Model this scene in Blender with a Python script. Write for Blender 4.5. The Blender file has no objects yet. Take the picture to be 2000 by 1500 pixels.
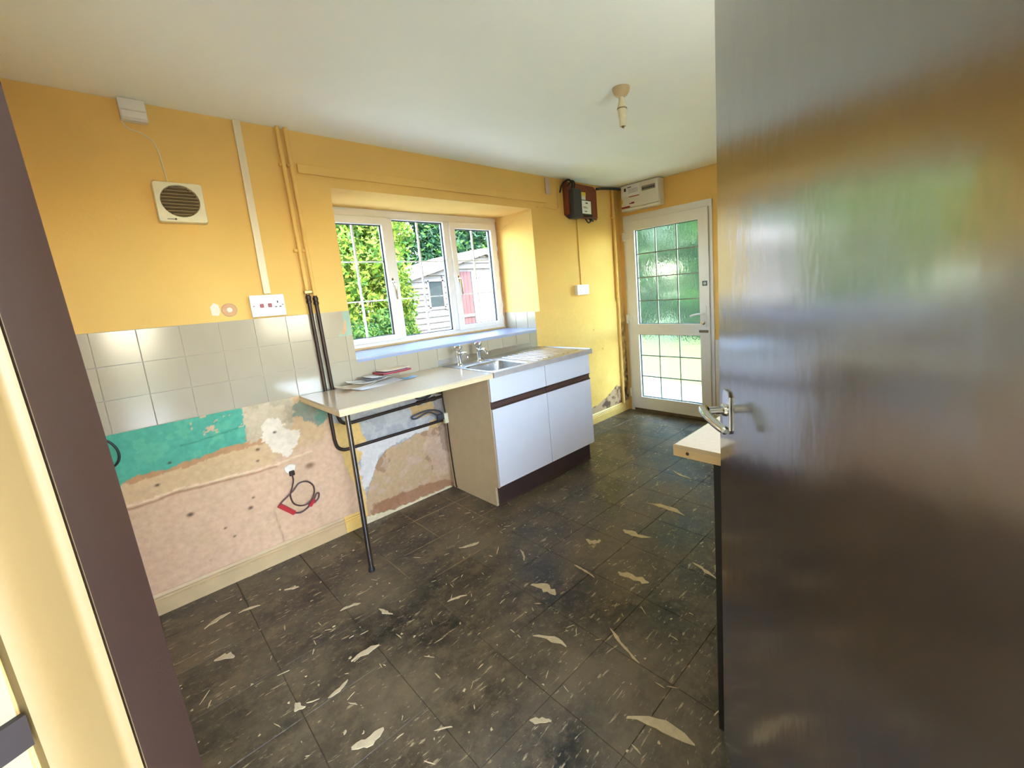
import bpy, bmesh, math, random
import numpy as np
from mathutils import Vector, Matrix

# ------------------------------------------------------------------ camera, sky, sun, exposure
SC = bpy.context.scene
COL = SC.collection

def setup_camera():
    cd = bpy.data.cameras.new('camera'); co = bpy.data.objects.new('camera', cd); COL.objects.link(co)
    loc = Vector((-3.8988, -2.7134, 1.3764)); yaw, pitch, roll = 0.7899, -0.1595, -0.0807
    f = Vector((math.sin(yaw)*math.cos(pitch), math.cos(yaw)*math.cos(pitch), math.sin(pitch)))
    r = f.cross(Vector((0, 0, 1))).normalized(); u = r.cross(f)
    c, s = math.cos(roll), math.sin(roll)
    r2 = c*r + s*u; u2 = -s*r + c*u
    m = Matrix((r2, u2, -f)).transposed().to_4x4(); m.translation = loc
    co.matrix_world = m
    cd.sensor_fit = 'HORIZONTAL'; cd.sensor_width = 36.0; cd.lens = 843.453/2000*36.0
    cd.shift_x = -77.69/2000; cd.shift_y = -48.08/2000
    cd.clip_start = 0.01; cd.clip_end = 200
    SC.camera = co
setup_camera()

SUN_DIR = Vector((-0.12, -0.46, 0.88)).normalized()      # towards the sun
w = bpy.data.worlds.new('sky'); SC.world = w; w.use_nodes = True
nt = w.node_tree
sky = nt.nodes.new('ShaderNodeTexSky'); sky.sky_type = 'NISHITA'; sky.sun_disc = False
sky.sun_elevation = math.asin(SUN_DIR.z); sky.sun_rotation = math.atan2(SUN_DIR.x, SUN_DIR.y)
bg = nt.nodes['Background']; bg.inputs['Strength'].default_value = 1.0
nt.links.new(sky.outputs[0], bg.inputs[0])
sd = bpy.data.lights.new('sun', 'SUN'); sd.energy = 2.6; sd.angle = 0.01; sd.color = (1.0, 0.94, 0.84)
so = bpy.data.objects.new('sun', sd); COL.objects.link(so)
so.rotation_euler = SUN_DIR.to_track_quat('Z', 'Y').to_euler(); so.location = (0, 0, 30)

SC.view_settings.view_transform = 'Standard'; SC.view_settings.look = 'None'
SC.view_settings.gamma = 1.0; SC.view_settings.use_curve_mapping = False
SC.view_settings.exposure = 3.0
SC.cycles.max_bounces = 10; SC.cycles.diffuse_bounces = 6; SC.cycles.glossy_bounces = 4
SC.cycles.transparent_max_bounces = 16; SC.cycles.transmission_bounces = 6
SC.cycles.sample_clamp_indirect = 8.0; SC.cycles.adaptive_threshold = 0.025

# ------------------------------------------------------------------ helpers
RNG = random.Random(7)
def lin(c):
    return tuple((x/255/12.92 if x/255 <= 0.04045 else ((x/255+0.055)/1.055)**2.4) for x in c)

def new_bm(): return bmesh.new()

def box(bm, x0, x1, y0, y1, z0, z1, bev=0.0, seg=2):
    m = Matrix.Translation(((x0+x1)/2, (y0+y1)/2, (z0+z1)/2)) @ Matrix.Diagonal((abs(x1-x0), abs(y1-y0), abs(z1-z0), 1))
    r = bmesh.ops.create_cube(bm, size=1.0, matrix=m)
    if bev > 0:
        es = list({e for v in r['verts'] for e in v.link_edges})
        bmesh.ops.bevel(bm, geom=es, offset=bev, segments=seg, profile=0.5, affect='EDGES')
    return bm

def catmull(pts, n=6, closed=False):
    P = [Vector(p) for p in pts]; out = []
    N = len(P); rng = range(N) if closed else range(N-1)
    for i in rng:
        p1, p2 = P[i], P[(i+1) % N]
        p0 = P[i-1] if (closed or i > 0) else p1*2-p2
        p3 = P[(i+2) % N] if (closed or i+2 < N) else p2*2-p1
        for k in range(n):
            t = k/n
            out.append(0.5*((2*p1)+(p2-p0)*t+(2*p0-5*p1+4*p2-p3)*t*t+(3*p1-p0-3*p2+p3)*t**3))
    if not closed: out.append(P[-1])
    return out

def tube(bm, pts, r, seg=10, caps=True):
    P = [Vector(p) for p in pts]; rings = []
    n = None
    rr = r if hasattr(r, '__len__') else [r]*len(P)
    for i, p in enumerate(P):
        t = (P[min(i+1, len(P)-1)]-P[max(i-1, 0)])
        if t.length < 1e-9: t = Vector((0, 0, 1))
        t.normalize()
        if n is None:
            a = Vector((0, 0, 1)) if abs(t.z) < 0.9 else Vector((1, 0, 0))
            n = (a - t*a.dot(t)).normalized()
        else:
            n = (n - t*n.dot(t)); n = n.normalized() if n.length > 1e-6 else t.orthogonal().normalized()
        b = t.cross(n)
        rings.append([bm.verts.new(p+(n*math.cos(2*math.pi*k/seg)+b*math.sin(2*math.pi*k/seg))*rr[i]) for k in range(seg)])
    for a, b in zip(rings, rings[1:]):
        for k in range(seg):
            bm.faces.new((a[k], a[(k+1) % seg], b[(k+1) % seg], b[k]))
    if caps:
        bm.faces.new(rings[0][::-1]); bm.faces.new(rings[-1])
    return bm

def lathe(bm, prof, mat=None, seg=24):
    """prof: list of (radius, height) along +Z."""
    mat = mat or Matrix.Identity(4); rings = []
    for r, h in prof:
        if r < 1e-6: rings.append([bm.verts.new(mat @ Vector((0, 0, h)))])
        else: rings.append([bm.verts.new(mat @ Vector((r*math.cos(2*math.pi*k/seg), r*math.sin(2*math.pi*k/seg), h))) for k in range(seg)])
    for a, b in zip(rings, rings[1:]):
        for k in range(seg):
            k2 = (k+1) % seg
            if len(a) == 1 and len(b) == 1: continue
            if len(a) == 1: bm.faces.new((a[0], b[k2], b[k]))
            elif len(b) == 1: bm.faces.new((a[k], a[k2], b[0]))
            else: bm.faces.new((a[k], a[k2], b[k2], b[k]))
    if len(rings[0]) > 1: bm.faces.new(rings[0][::-1])
    if len(rings[-1]) > 1: bm.faces.new(rings[-1])
    return bm

def prism(bm, poly, fn, h0, h1):
    """extrude 2D polygon; fn(a, b, h) -> xyz"""
    A = [bm.verts.new(fn(a, b, h0)) for a, b in poly]; B = [bm.verts.new(fn(a, b, h1)) for a, b in poly]
    n = len(poly)
    bm.faces.new(A[::-1]); bm.faces.new(B)
    for i in range(n): bm.faces.new((A[i], A[(i+1) % n], B[(i+1) % n], B[i]))
    return bm

def obj(name, bm, mat, parent=None, smooth=False, kind=None, label=None):
    bmesh.ops.recalc_face_normals(bm, faces=bm.faces[:])
    me = bpy.data.meshes.new(name); bm.to_mesh(me); bm.free()
    return obj_me(name, me, mat, parent, smooth, kind, label)

def obj_me(name, me, mat, parent=None, smooth=False, kind=None, label=None):
    if mat is not None and not me.materials: me.materials.append(mat)
    if smooth:
        me.polygons.foreach_set('use_smooth', [True]*len(me.polygons))
        try: me.set_sharp_from_angle(angle=math.radians(38))
        except Exception: pass
    o = bpy.data.objects.new(name, me); COL.objects.link(o)
    if smooth and len(me.polygons) < 3000:
        wmod = o.modifiers.new('weighted_normal', 'WEIGHTED_NORMAL'); wmod.keep_sharp = True; wmod.weight = 100
    if parent is not None:
        o.parent = parent; o.matrix_parent_inverse = parent.matrix_basis.inverted() @ Matrix.Identity(4) if parent.parent is None else Matrix.Identity(4)
    if kind: o['kind'] = kind
    if label: o['label'] = label
    return o

def thing(name, label, cat, loc=(0, 0, 0), group=None):
    o = bpy.data.objects.new(name, None); COL.objects.link(o); o.location = loc
    o.empty_display_size = 0.05; o['label'] = label; o['category'] = cat
    if group: o['group'] = group
    return o

def tag(o, label, cat, group=None):
    o['label'] = label; o['category'] = cat
    if group: o['group'] = group
    return o

def struct(name, bm, mat, label=None, smooth=False):
    o = obj(name, bm, mat, None, smooth, 'structure')
    if label: o['label'] = label
    return o

# --- numpy value noise
def _hash(ix, iy, seed):
    h = (ix*374761393 + iy*668265263 + seed*974634533) & 0xffffffff
    h = ((h ^ (h >> 13)) * 1274126177) & 0xffffffff
    return ((h ^ (h >> 16)) & 0xffff)/65535.0
def vnoise(x, y, seed=0):
    ix = np.floor(x).astype(np.int64); iy = np.floor(y).astype(np.int64)
    fx = x-ix; fy = y-iy; fx = fx*fx*(3-2*fx); fy = fy*fy*(3-2*fy)
    a = _hash(ix, iy, seed); b = _hash(ix+1, iy, seed); c = _hash(ix, iy+1, seed); d = _hash(ix+1, iy+1, seed)
    return (a*(1-fx)+b*fx)*(1-fy)+(c*(1-fx)+d*fx)*fy
def fbm(x, y, scale, seed=0, oct=4):
    s = 0; a = 1; t = 0
    for k in range(oct):
        s = s + a*vnoise(x*scale*2**k, y*scale*2**k, seed+k*17); t += a; a *= 0.55
    return s/t

# ------------------------------------------------------------------ materials
def material(name):
    m = bpy.data.materials.new(name); m.use_nodes = True
    return m, m.node_tree, m.node_tree.nodes['Principled BSDF']

def pmat(name, rgb, rough=0.5, metal=0.0, var=0.06, vscale=8.0, bump=0.0, bscale=60.0, spec=0.5, coat=0.0, ior=None):
    """plain procedural paint/plastic/metal: world-position noise varies the tone a little, noise bump gives grain."""
    m, t, b = material(name)
    g = t.nodes.new('ShaderNodeNewGeometry')
    n = t.nodes.new('ShaderNodeTexNoise'); n.inputs['Scale'].default_value = vscale; n.inputs['Detail'].default_value = 4
    t.links.new(g.outputs['Position'], n.inputs['Vector'])
    r = t.nodes.new('ShaderNodeMapRange'); r.inputs[1].default_value = 0.3; r.inputs[2].default_value = 0.7
    r.inputs[3].default_value = 1-var; r.inputs[4].default_value = 1+var*0.4
    t.links.new(n.outputs['Fac'], r.inputs[0])
    mx = t.nodes.new('ShaderNodeVectorMath'); mx.operation = 'SCALE'; c = lin(rgb)
    mx.inputs[0].default_value = c; t.links.new(r.outputs[0], mx.inputs['Scale'])
    t.links.new(mx.outputs[0], b.inputs['Base Color'])
    b.inputs['Roughness'].default_value = rough; b.inputs['Metallic'].default_value = metal
    b.inputs['Specular IOR Level'].default_value = spec
    if ior: b.inputs['IOR'].default_value = ior
    if coat: b.inputs['Coat Weight'].default_value = coat; b.inputs['Coat Roughness'].default_value = 0.1
    if bump > 0:
        n2 = t.nodes.new('ShaderNodeTexNoise'); n2.inputs['Scale'].default_value = bscale; n2.inputs['Detail'].default_value = 3
        t.links.new(g.outputs['Position'], n2.inputs['Vector'])
        bp = t.nodes.new('ShaderNodeBump'); bp.inputs['Strength'].default_value = bump; bp.inputs['Distance'].default_value = 0.004
        t.links.new(n2.outputs['Fac'], bp.inputs['Height']); t.links.new(bp.outputs[0], b.inputs['Normal'])
    return m

YELLOW = (229, 188, 110)
M = {}
M['yellow'] = pmat('yellow_wall_paint', YELLOW, 0.85, var=0.07, vscale=2.5, bump=0.25, bscale=45, spec=0.15)
M['ceiling'] = pmat('ceiling_emulsion', (242, 245, 232), 0.8, var=0.05, vscale=1.2, bump=0.15, bscale=30)
M['tile'] = pmat('glazed_white_tile', (170, 157, 134), 0.14, var=0.05, vscale=5, spec=0.5)
M['grout'] = pmat('old_grout', (176, 166, 148), 0.9, var=0.15, vscale=30)
M['upvc'] = pmat('white_upvc', (226, 224, 220), 0.28, var=0.02)
M['rubber'] = pmat('black_gasket', (30, 30, 32), 0.6)
M['barwhite'] = pmat('white_glazing_bar', (214, 218, 224), 0.35, var=0.02)
M['lead'] = pmat('grey_glazing_bar', (120, 118, 108), 0.45, var=0.05)
M['sill'] = pmat('sill_skylight_tint', (146, 158, 188), 0.25, var=0.04, vscale=6)  # white sill; the blue cast of skylight is put into its colour
M['brown_gloss'] = None
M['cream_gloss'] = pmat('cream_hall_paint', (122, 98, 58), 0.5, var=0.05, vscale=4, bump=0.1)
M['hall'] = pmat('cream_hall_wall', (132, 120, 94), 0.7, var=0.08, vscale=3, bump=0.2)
M['white_plastic'] = pmat('white_plastic', (222, 216, 204), 0.35, var=0.04)
M['old_plastic'] = pmat('aged_cream_plastic', (222, 212, 176), 0.35, var=0.06, vscale=14)
M['white_paintwood'] = pmat('white_trunking', (222, 206, 172), 0.4, var=0.05)
M['black'] = pmat('black_rubber', (26, 25, 27), 0.5)
M['darkgrey'] = pmat('dark_grey_plastic', (52, 54, 58), 0.45, var=0.1, vscale=20)
M['red'] = pmat('red_plastic', (176, 36, 40), 0.4)
M['switchred'] = pmat('dark_red_switch', (150, 22, 44), 0.35)
M['copper_dark'] = pmat('tarnished_copper_pipe', (62, 48, 38), 0.45, 0.5, var=0.25, vscale=25)
M['brass'] = pmat('worn_brass', (170, 140, 90), 0.35, 0.8, var=0.2, vscale=40)
M['chrome'] = pmat('chrome', (215, 218, 222), 0.12, 1.0, var=0.02)
M['dull_chrome'] = pmat('dull_chrome_leg', (150, 148, 150), 0.25, 1.0, var=0.12, vscale=20)
M['steel'] = pmat('stainless_steel', (200, 198, 194), 0.36, 1.0, var=0.07, vscale=18)
M['steel_edge'] = pmat('dull_steel_edge', (184, 176, 168), 0.5, 0.3, var=0.08, vscale=18)
M['laminate'] = pmat('cream_speckled_laminate', (210, 192, 162), 0.16, var=0.05, vscale=70, spec=0.5)
M['laminate_edge'] = pmat('cream_laminate_edge', (222, 196, 150), 0.4, var=0.05, vscale=20)
M['carcass'] = pmat('beige_chipboard_panel', (212, 190, 150), 0.5, var=0.05, vscale=12)
M['white_front'] = pmat('white_melamine_front', (218, 217, 218), 0.35, var=0.02)
M['brown_rail'] = pmat('dark_brown_plastic_rail', (78, 58, 50), 0.4, var=0.1)
M['plinth'] = pmat('dark_brown_plinth', (62, 46, 42), 0.5, var=0.12, vscale=10)
M['skirt_cream'] = pmat('cream_skirting_paint', (192, 162, 116), 0.45, var=0.1, vscale=9, bump=0.15)
M['skirt_yellow'] = pmat('yellow_skirting_paint', (218, 176, 96), 0.45, var=0.1, vscale=9, bump=0.15)
M['board_wood'] = pmat('brown_meter_board', (120, 56, 34), 0.55, var=0.2, vscale=15)
M['paper'] = pmat('white_paper', (232, 230, 226), 0.7, var=0.03)
M['paper_cream'] = pmat('cream_paper', (222, 206, 176), 0.7, var=0.05)
M['paper_red'] = pmat('red_leaflet', (146, 42, 44), 0.55, var=0.1, vscale=30)
M['paper_blue'] = pmat('blue_leaflet', (120, 170, 205), 0.55, var=0.06)
M['paper_grey'] = pmat('grey_leaflet', (120, 118, 112), 0.6, var=0.1, vscale=30)
M['label_yellow'] = pmat('yellow_sticker', (222, 196, 60), 0.5)
M['label_grey'] = pmat('smoked_breaker_window', (140, 132, 128), 0.3)
M['grille'] = pmat('grimy_fan_grille', (146, 124, 88), 0.6, var=0.15, vscale=30)
M['grille_dark'] = pmat('fan_inside', (70, 56, 38), 0.8)
M['ink'] = pmat('dark_ink', (70, 50, 60), 0.6)
M['green_sticker'] = pmat('dark_green_sticker', (38, 70, 60), 0.4)
M['white_ink'] = pmat('white_ink', (220, 225, 220), 0.5)
M['filler'] = pmat('white_filler', (226, 214, 196), 0.85, var=0.08, vscale=60, bump=0.4, bscale=90)
M['pink_plaster'] = pmat('bare_pink_plaster', (206, 160, 120), 0.9, var=0.1, vscale=30)
M['oldgreen'] = pmat('old_pale_green_paint', (150, 172, 150), 0.7, var=0.1, vscale=20)
M['concrete'] = pmat('patio_concrete', (168, 164, 154), 0.85, var=0.12, vscale=3, bump=0.3)
M['shed_white'] = pmat('sunbleached_white_boards', (98, 90, 84), 0.85, var=0.25, vscale=9, bump=0.2)
M['shed_brown'] = pmat('weathered_brown_door', (72, 36, 30), 0.7, var=0.25, vscale=6)
M['shed_roof'] = pmat('shed_roof_felt', (150, 140, 132), 0.85, var=0.15, vscale=12)
M['bark'] = pmat('bark', (92, 76, 60), 0.9, var=0.2, vscale=15)
M['outside_wall'] = pmat('outside_render', (205, 200, 188), 0.85, var=0.06)
M['threshold'] = pmat('worn_threshold', (120, 100, 76), 0.6, var=0.2, vscale=14)

def brown_gloss():
    m, t, b = material('dark_brown_gloss_paint')
    g = t.nodes.new('ShaderNodeNewGeometry')
    b.inputs['Base Color'].default_value = (*lin((46, 29, 23)), 1)
    b.inputs['Roughness'].default_value = 0.2; b.inputs['IOR'].default_value = 2.3
    b.inputs['Coat Weight'].default_value = 1.0; b.inputs['Coat Roughness'].default_value = 0.17; b.inputs['Coat IOR'].default_value = 2.3
    n = t.nodes.new('ShaderNodeTexNoise'); n.inputs['Scale'].default_value = 22; n.inputs['Detail'].default_value = 2
    mp = t.nodes.new('ShaderNodeMapping'); mp.inputs['Scale'].default_value = (1, 1, 0.45)
    t.links.new(g.outputs['Position'], mp.inputs[0]); t.links.new(mp.outputs[0], n.inputs['Vector'])
    bp = t.nodes.new('ShaderNodeBump'); bp.inputs['Strength'].default_value = 0.12; bp.inputs['Distance'].default_value = 0.006
    t.links.new(n.outputs['Fac'], bp.inputs['Height']); t.links.new(bp.outputs[0], b.inputs['Normal'])
    t.links.new(bp.outputs[0], b.inputs['Coat Normal'])
    return m
M['brown_gloss'] = brown_gloss()
M['dark_rail'] = pmat('dark_brown_rail_paint', (30, 19, 18), 0.5)

def clear_glass():
    m, t, b = material('clear_window_glass')
    t.nodes.remove(b)
    tr = t.nodes.new('ShaderNodeBsdfTransparent'); tr.inputs[0].default_value = (0.97, 0.985, 0.98, 1)
    gl = t.nodes.new('ShaderNodeBsdfGlossy'); gl.inputs['Roughness'].default_value = 0.02
    fr = t.nodes.new('ShaderNodeFresnel'); fr.inputs[0].default_value = 1.22
    mx = t.nodes.new('ShaderNodeMixShader')
    t.links.new(fr.outputs[0], mx.inputs[0]); t.links.new(tr.outputs[0], mx.inputs[1]); t.links.new(gl.outputs[0], mx.inputs[2])
    t.links.new(mx.outputs[0], t.nodes['Material Output'].inputs[0])
    return m
M['glass'] = clear_glass()

def obscure_glass():
    m, t, b = material('obscured_textured_glass')
    g = t.nodes.new('ShaderNodeNewGeometry')
    b.inputs['Transmission Weight'].default_value = 1.0; b.inputs['IOR'].default_value = 1.12
    b.inputs['Roughness'].default_value = 0.2; b.inputs['Base Color'].default_value = (0.44, 0.58, 0.40, 1)
    n = t.nodes.new('ShaderNodeTexNoise'); n.inputs['Scale'].default_value = 48; n.inputs['Detail'].default_value = 2
    n.inputs['Distortion'].default_value = 1.5
    mp = t.nodes.new('ShaderNodeMapping'); mp.inputs['Scale'].default_value = (1, 1, 0.4)
    t.links.new(g.outputs['Position'], mp.inputs[0]); t.links.new(mp.outputs[0], n.inputs['Vector'])
    bp = t.nodes.new('ShaderNodeBump'); bp.inputs['Strength'].default_value = 0.6; bp.inputs['Distance'].default_value = 0.01
    t.links.new(n.outputs['Fac'], bp.inputs['Height']); t.links.new(bp.outputs[0], b.inputs['Normal'])
    tl = t.nodes.new('ShaderNodeBsdfTranslucent'); tl.inputs[0].default_value = (0.82, 1.0, 0.92, 1)
    mx = t.nodes.new('ShaderNodeMixShader'); mx.inputs[0].default_value = 0.02
    t.links.new(b.outputs[0], mx.inputs[1]); t.links.new(tl.outputs[0], mx.inputs[2]); t.links.new(mx.outputs[0], t.nodes['Material Output'].inputs[0])
    return m
M['obscure'] = obscure_glass()

def attr_mat(name, rough=0.9, bump=0.4, bscale=120, tint=0.12):
    m, t, b = material(name)
    a = t.nodes.new('ShaderNodeAttribute'); a.attribute_name = 'Col'
    g = t.nodes.new('ShaderNodeNewGeometry')
    n = t.nodes.new('ShaderNodeTexNoise'); n.inputs['Scale'].default_value = 40; n.inputs['Detail'].default_value = 5
    t.links.new(g.outputs['Position'], n.inputs['Vector'])
    r = t.nodes.new('ShaderNodeMapRange'); r.inputs[1].default_value = 0.3; r.inputs[2].default_value = 0.7
    r.inputs[3].default_value = 1-tint; r.inputs[4].default_value = 1+tint*0.4
    t.links.new(n.outputs['Fac'], r.inputs[0])
    mx = t.nodes.new('ShaderNodeVectorMath'); mx.operation = 'SCALE'
    t.links.new(a.outputs['Color'], mx.inputs[0]); t.links.new(r.outputs[0], mx.inputs['Scale'])
    t.links.new(mx.outputs[0], b.inputs['Base Color'])
    b.inputs['Roughness'].default_value = rough; b.inputs['Specular IOR Level'].default_value = 0.15
    if bump:
        n2 = t.nodes.new('ShaderNodeTexNoise'); n2.inputs['Scale'].default_value = bscale; n2.inputs['Detail'].default_value = 4
        t.links.new(g.outputs['Position'], n2.inputs['Vector'])
        bp = t.nodes.new('ShaderNodeBump'); bp.inputs['Strength'].default_value = bump; bp.inputs['Distance'].default_value = 0.003
        t.links.new(n2.outputs['Fac'], bp.inputs['Height']); t.links.new(bp.outputs[0], b.inputs['Normal'])
    return m
M['plaster'] = attr_mat('bare_patchy_plaster')
M['flaking'] = attr_mat('flaking_yellow_paint', 0.9, 0.15, 60, 0.05)

def leaf_mat():
    m, t, b = material('leaf')
    t.nodes.remove(b)
    a = t.nodes.new('ShaderNodeAttribute'); a.attribute_name = 'Col'
    d = t.nodes.new('ShaderNodeBsdfDiffuse'); tl = t.nodes.new('ShaderNodeBsdfTranslucent')
    mx = t.nodes.new('ShaderNodeMixShader'); mx.inputs[0].default_value = 0.35
    t.links.new(a.outputs['Color'], d.inputs[0]); t.links.new(a.outputs['Color'], tl.inputs[0])
    t.links.new(d.outputs[0], mx.inputs[1]); t.links.new(tl.outputs[0], mx.inputs[2])
    t.links.new(mx.outputs[0], t.nodes['Material Output'].inputs[0])
    return m
M['leaf'] = leaf_mat()

def grass_mat():
    m, t, b = material('lawn')
    g = t.nodes.new('ShaderNodeNewGeometry')
    n = t.nodes.new('ShaderNodeTexNoise'); n.inputs['Scale'].default_value = 2.0; n.inputs['Detail'].default_value = 8
    t.links.new(g.outputs['Position'], n.inputs['Vector'])
    r = t.nodes.new('ShaderNodeValToRGB'); r.color_ramp.elements[0].position = 0.3; r.color_ramp.elements[1].position = 0.7
    r.color_ramp.elements[0].color = (*lin((48, 60, 14)), 1); r.color_ramp.elements[1].color = (*lin((74, 82, 22)), 1)
    t.links.new(n.outputs['Fac'], r.inputs[0]); t.links.new(r.outputs[0], b.inputs['Base Color'])
    b.inputs['Roughness'].default_value = 0.95
    return m
M['grass'] = grass_mat()

def floor_mat():
    m, t, b = material('dirty_black_floor_tile')
    g = t.nodes.new('ShaderNodeNewGeometry')
    def noise(scale, detail, vec=None, rough=0.55, dist=0.0):
        n = t.nodes.new('ShaderNodeTexNoise'); n.inputs['Scale'].default_value = scale; n.inputs['Detail'].default_value = detail
        n.inputs['Roughness'].default_value = rough; n.inputs['Distortion'].default_value = dist
        t.links.new(vec or g.outputs['Position'], n.inputs['Vector']); return n.outputs['Fac']
    def ramp(fac, a, b_, hi=1.0):
        r = t.nodes.new('ShaderNodeMapRange'); r.inputs[1].default_value = a; r.inputs[2].default_value = b_; r.inputs[4].default_value = hi
        r.clamp = True; t.links.new(fac, r.inputs[0]); return r.outputs[0]
    def mix(fac, c0, c1):
        x = t.nodes.new('ShaderNodeMix'); x.data_type = 'RGBA'
        t.links.new(fac, x.inputs[0])
        for i, c in ((6, c0), (7, c1)):
            if isinstance(c, tuple): x.inputs[i].default_value = (*c, 1)
            else: t.links.new(c, x.inputs[i])
        return x.outputs[2]
    def mapped(rz, sc):
        mp = t.nodes.new('ShaderNodeMapping'); mp.inputs['Rotation'].default_value = (0, 0, rz); mp.inputs['Scale'].default_value = sc
        t.links.new(g.outputs['Position'], mp.inputs[0]); return mp.outputs[0]
    dust = ramp(noise(1.8, 8, rough=0.72), 0.40, 0.62, 0.9)
    c = mix(dust, lin((38, 35, 30)), lin((120, 106, 80)))
    blot = ramp(noise(7, 8, rough=0.75), 0.50, 0.66, 0.75)
    c = mix(blot, c, lin((124, 107, 78)))
    fine = ramp(noise(34, 8, rough=0.78), 0.54, 0.66, 0.85)
    c = mix(fine, c, lin((118, 104, 80)))
    for rz, sc, lo in ((0.12, (9, 40, 1), 0.65), (1.5, (8, 36, 1), 0.645), (0.8, (12, 55, 1), 0.66), (2.3, (14, 60, 1), 0.66), (1.2, (30, 90, 1), 0.65)):
        s = ramp(noise(1.0, 5, mapped(rz, sc), 0.6, 0.4), lo, lo+0.05, 0.85)
        c = mix(s, c, lin((196, 178, 140)))
    t.links.new(c, b.inputs['Base Color'])
    rr = t.nodes.new('ShaderNodeMapRange'); rr.inputs[3].default_value = 0.30; rr.inputs[4].default_value = 0.62
    t.links.new(dust, rr.inputs[0]); t.links.new(rr.outputs[0], b.inputs['Roughness'])
    bp = t.nodes.new('ShaderNodeBump'); bp.inputs['Strength'].default_value = 0.5; bp.inputs['Distance'].default_value = 0.003
    t.links.new(noise(55, 5), bp.inputs['Height']); t.links.new(bp.outputs[0], b.inputs['Normal'])
    return m
M['floor'] = floor_mat()
M['floorjoint'] = pmat('floor_joint_dust', (112, 96, 70), 0.95, var=0.35, vscale=9)
M['jointdirt'] = pmat('pale_joint_dirt', (150, 130, 96), 0.95, var=0.3, vscale=30)
M['residue'] = pmat('pale_adhesive_residue', (212, 194, 154), 0.9, var=0.15, vscale=40, bump=0.4, bscale=120)

# ------------------------------------------------------------------ room shell
ZC = 2.34
XW, YS = -4.15, -2.82           # west wall face, south wall face
JX0, JX1 = -2.868, -1.262       # window opening
ZS, ZH = 1.05, 2.06             # sill, head

floor = struct('floor', box(new_bm(), -4.35, 0.0, -3.10, 0.02, -0.12, -0.006), M['floorjoint'], 'black tiled kitchen floor with pale dirt and adhesive residue')
# floor tiles, 300 mm, each a piece of its own
tm = bpy.data.meshes.new('floor_tile'); bmx = box(new_bm(), -0.1494, 0.1494, -0.1494, 0.1494, -0.006, 0.0, 0.0015, 1); bmx.to_mesh(tm); bmx.free(); tm.materials.append(M['floor'])
GX, GY = -2.755, -0.54
for i in range(-6, 10):
    for j in range(-8, 2):
        cx, cy = GX+0.3*i+0.15, GY+0.3*j+0.15
        x0, x1, y0, y1 = max(cx-0.148, -4.148), min(cx+0.148, -0.002), max(cy-0.148, -2.818), min(cy+0.148, -0.002)
        if x1-x0 < 0.02 or y1-y0 < 0.02: continue
        if (x0+x1)/2 < -3.42 and (x0+x1)/2*0.879+(y0+y1)/2*0.477 < -3.926*0.879-2.06*0.477-0.1: continue
        if x1-x0 > 0.29 and y1-y0 > 0.29:
            o = obj_me('floor_tile', tm, None, floor); o.location = (cx, cy, 0.0)
        else:
            obj('floor_tile', box(new_bm(), x0, x1, y0, y1, -0.006, 0.0, 0.0015, 1), M['floor'], floor)
        o = COL.objects[-1]

ceil = struct('ceiling', box(new_bm(), -5.0, 0.62, -3.9, 1.0, ZC, ZC+0.16), M['ceiling'], 'off-white emulsioned ceiling')  # slab also overhangs the walls as added eaves that cut skylight

struct('skylight_blocker', box(new_bm(), 0.62, 1.55, -2.0, 0.6, ZC+0.02, ZC+0.14), M['outside_wall'], 'unseen slab added above the back door to block skylight')  # unseen overhang, added to keep skylight off the door glass

def wall_north():
    bm = new_bm()
    box(bm, -4.35, JX0, 0, 0.6, -0.12, ZC)
    box(bm, JX1, 0.16, 0, 0.6, -0.12, ZC)
    box(bm, JX0, JX1, 0, 0.6, -0.12, ZS-0.02)
    box(bm, JX0, JX1, 0, 0.6, ZH, ZC)
    return struct('wall_north', bm, M['yellow'], 'yellow painted window wall with bare plaster below the tiles')
wn = wall_north()
DY0, DY1, DZT = -0.055, -1.0, 2.06      # back door opening
bm = new_bm()
box(bm, 0, 0.16, DY0, 0.02, -0.12, ZC); box(bm, 0, 0.16, -3.1, DY1, -0.12, ZC); box(bm, 0, 0.16, DY1, DY0, DZT, ZC)
box(bm, 0.0, 0.16, DY1, DY0, -0.12, -0.004)
we = struct('wall_east', bm, M['yellow'], 'yellow end wall around the white back door')
# south wall with an added, unseen window for extra daylight (behind the open door)
bm = new_bm()
SX0, SX1 = -2.95, -2.1
box(bm, -3.50, SX0, -3.1, YS, -0.12, ZC); box(bm, SX1, 0.0, -3.1, YS, -0.12, ZC)
box(bm, SX0, SX1, -3.1, YS, -0.12, 1.05); box(bm, SX0, SX1, -3.1, YS, 2.08, ZC)
ws = struct('wall_south', bm, M['yellow'], 'yellow wall behind the open brown door')
struct('wall_west', box(new_bm(), -4.35, XW, -1.98, 0.0, -0.12, ZC), M['yellow'], 'yellow wall at the left end of the kitchen')

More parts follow.
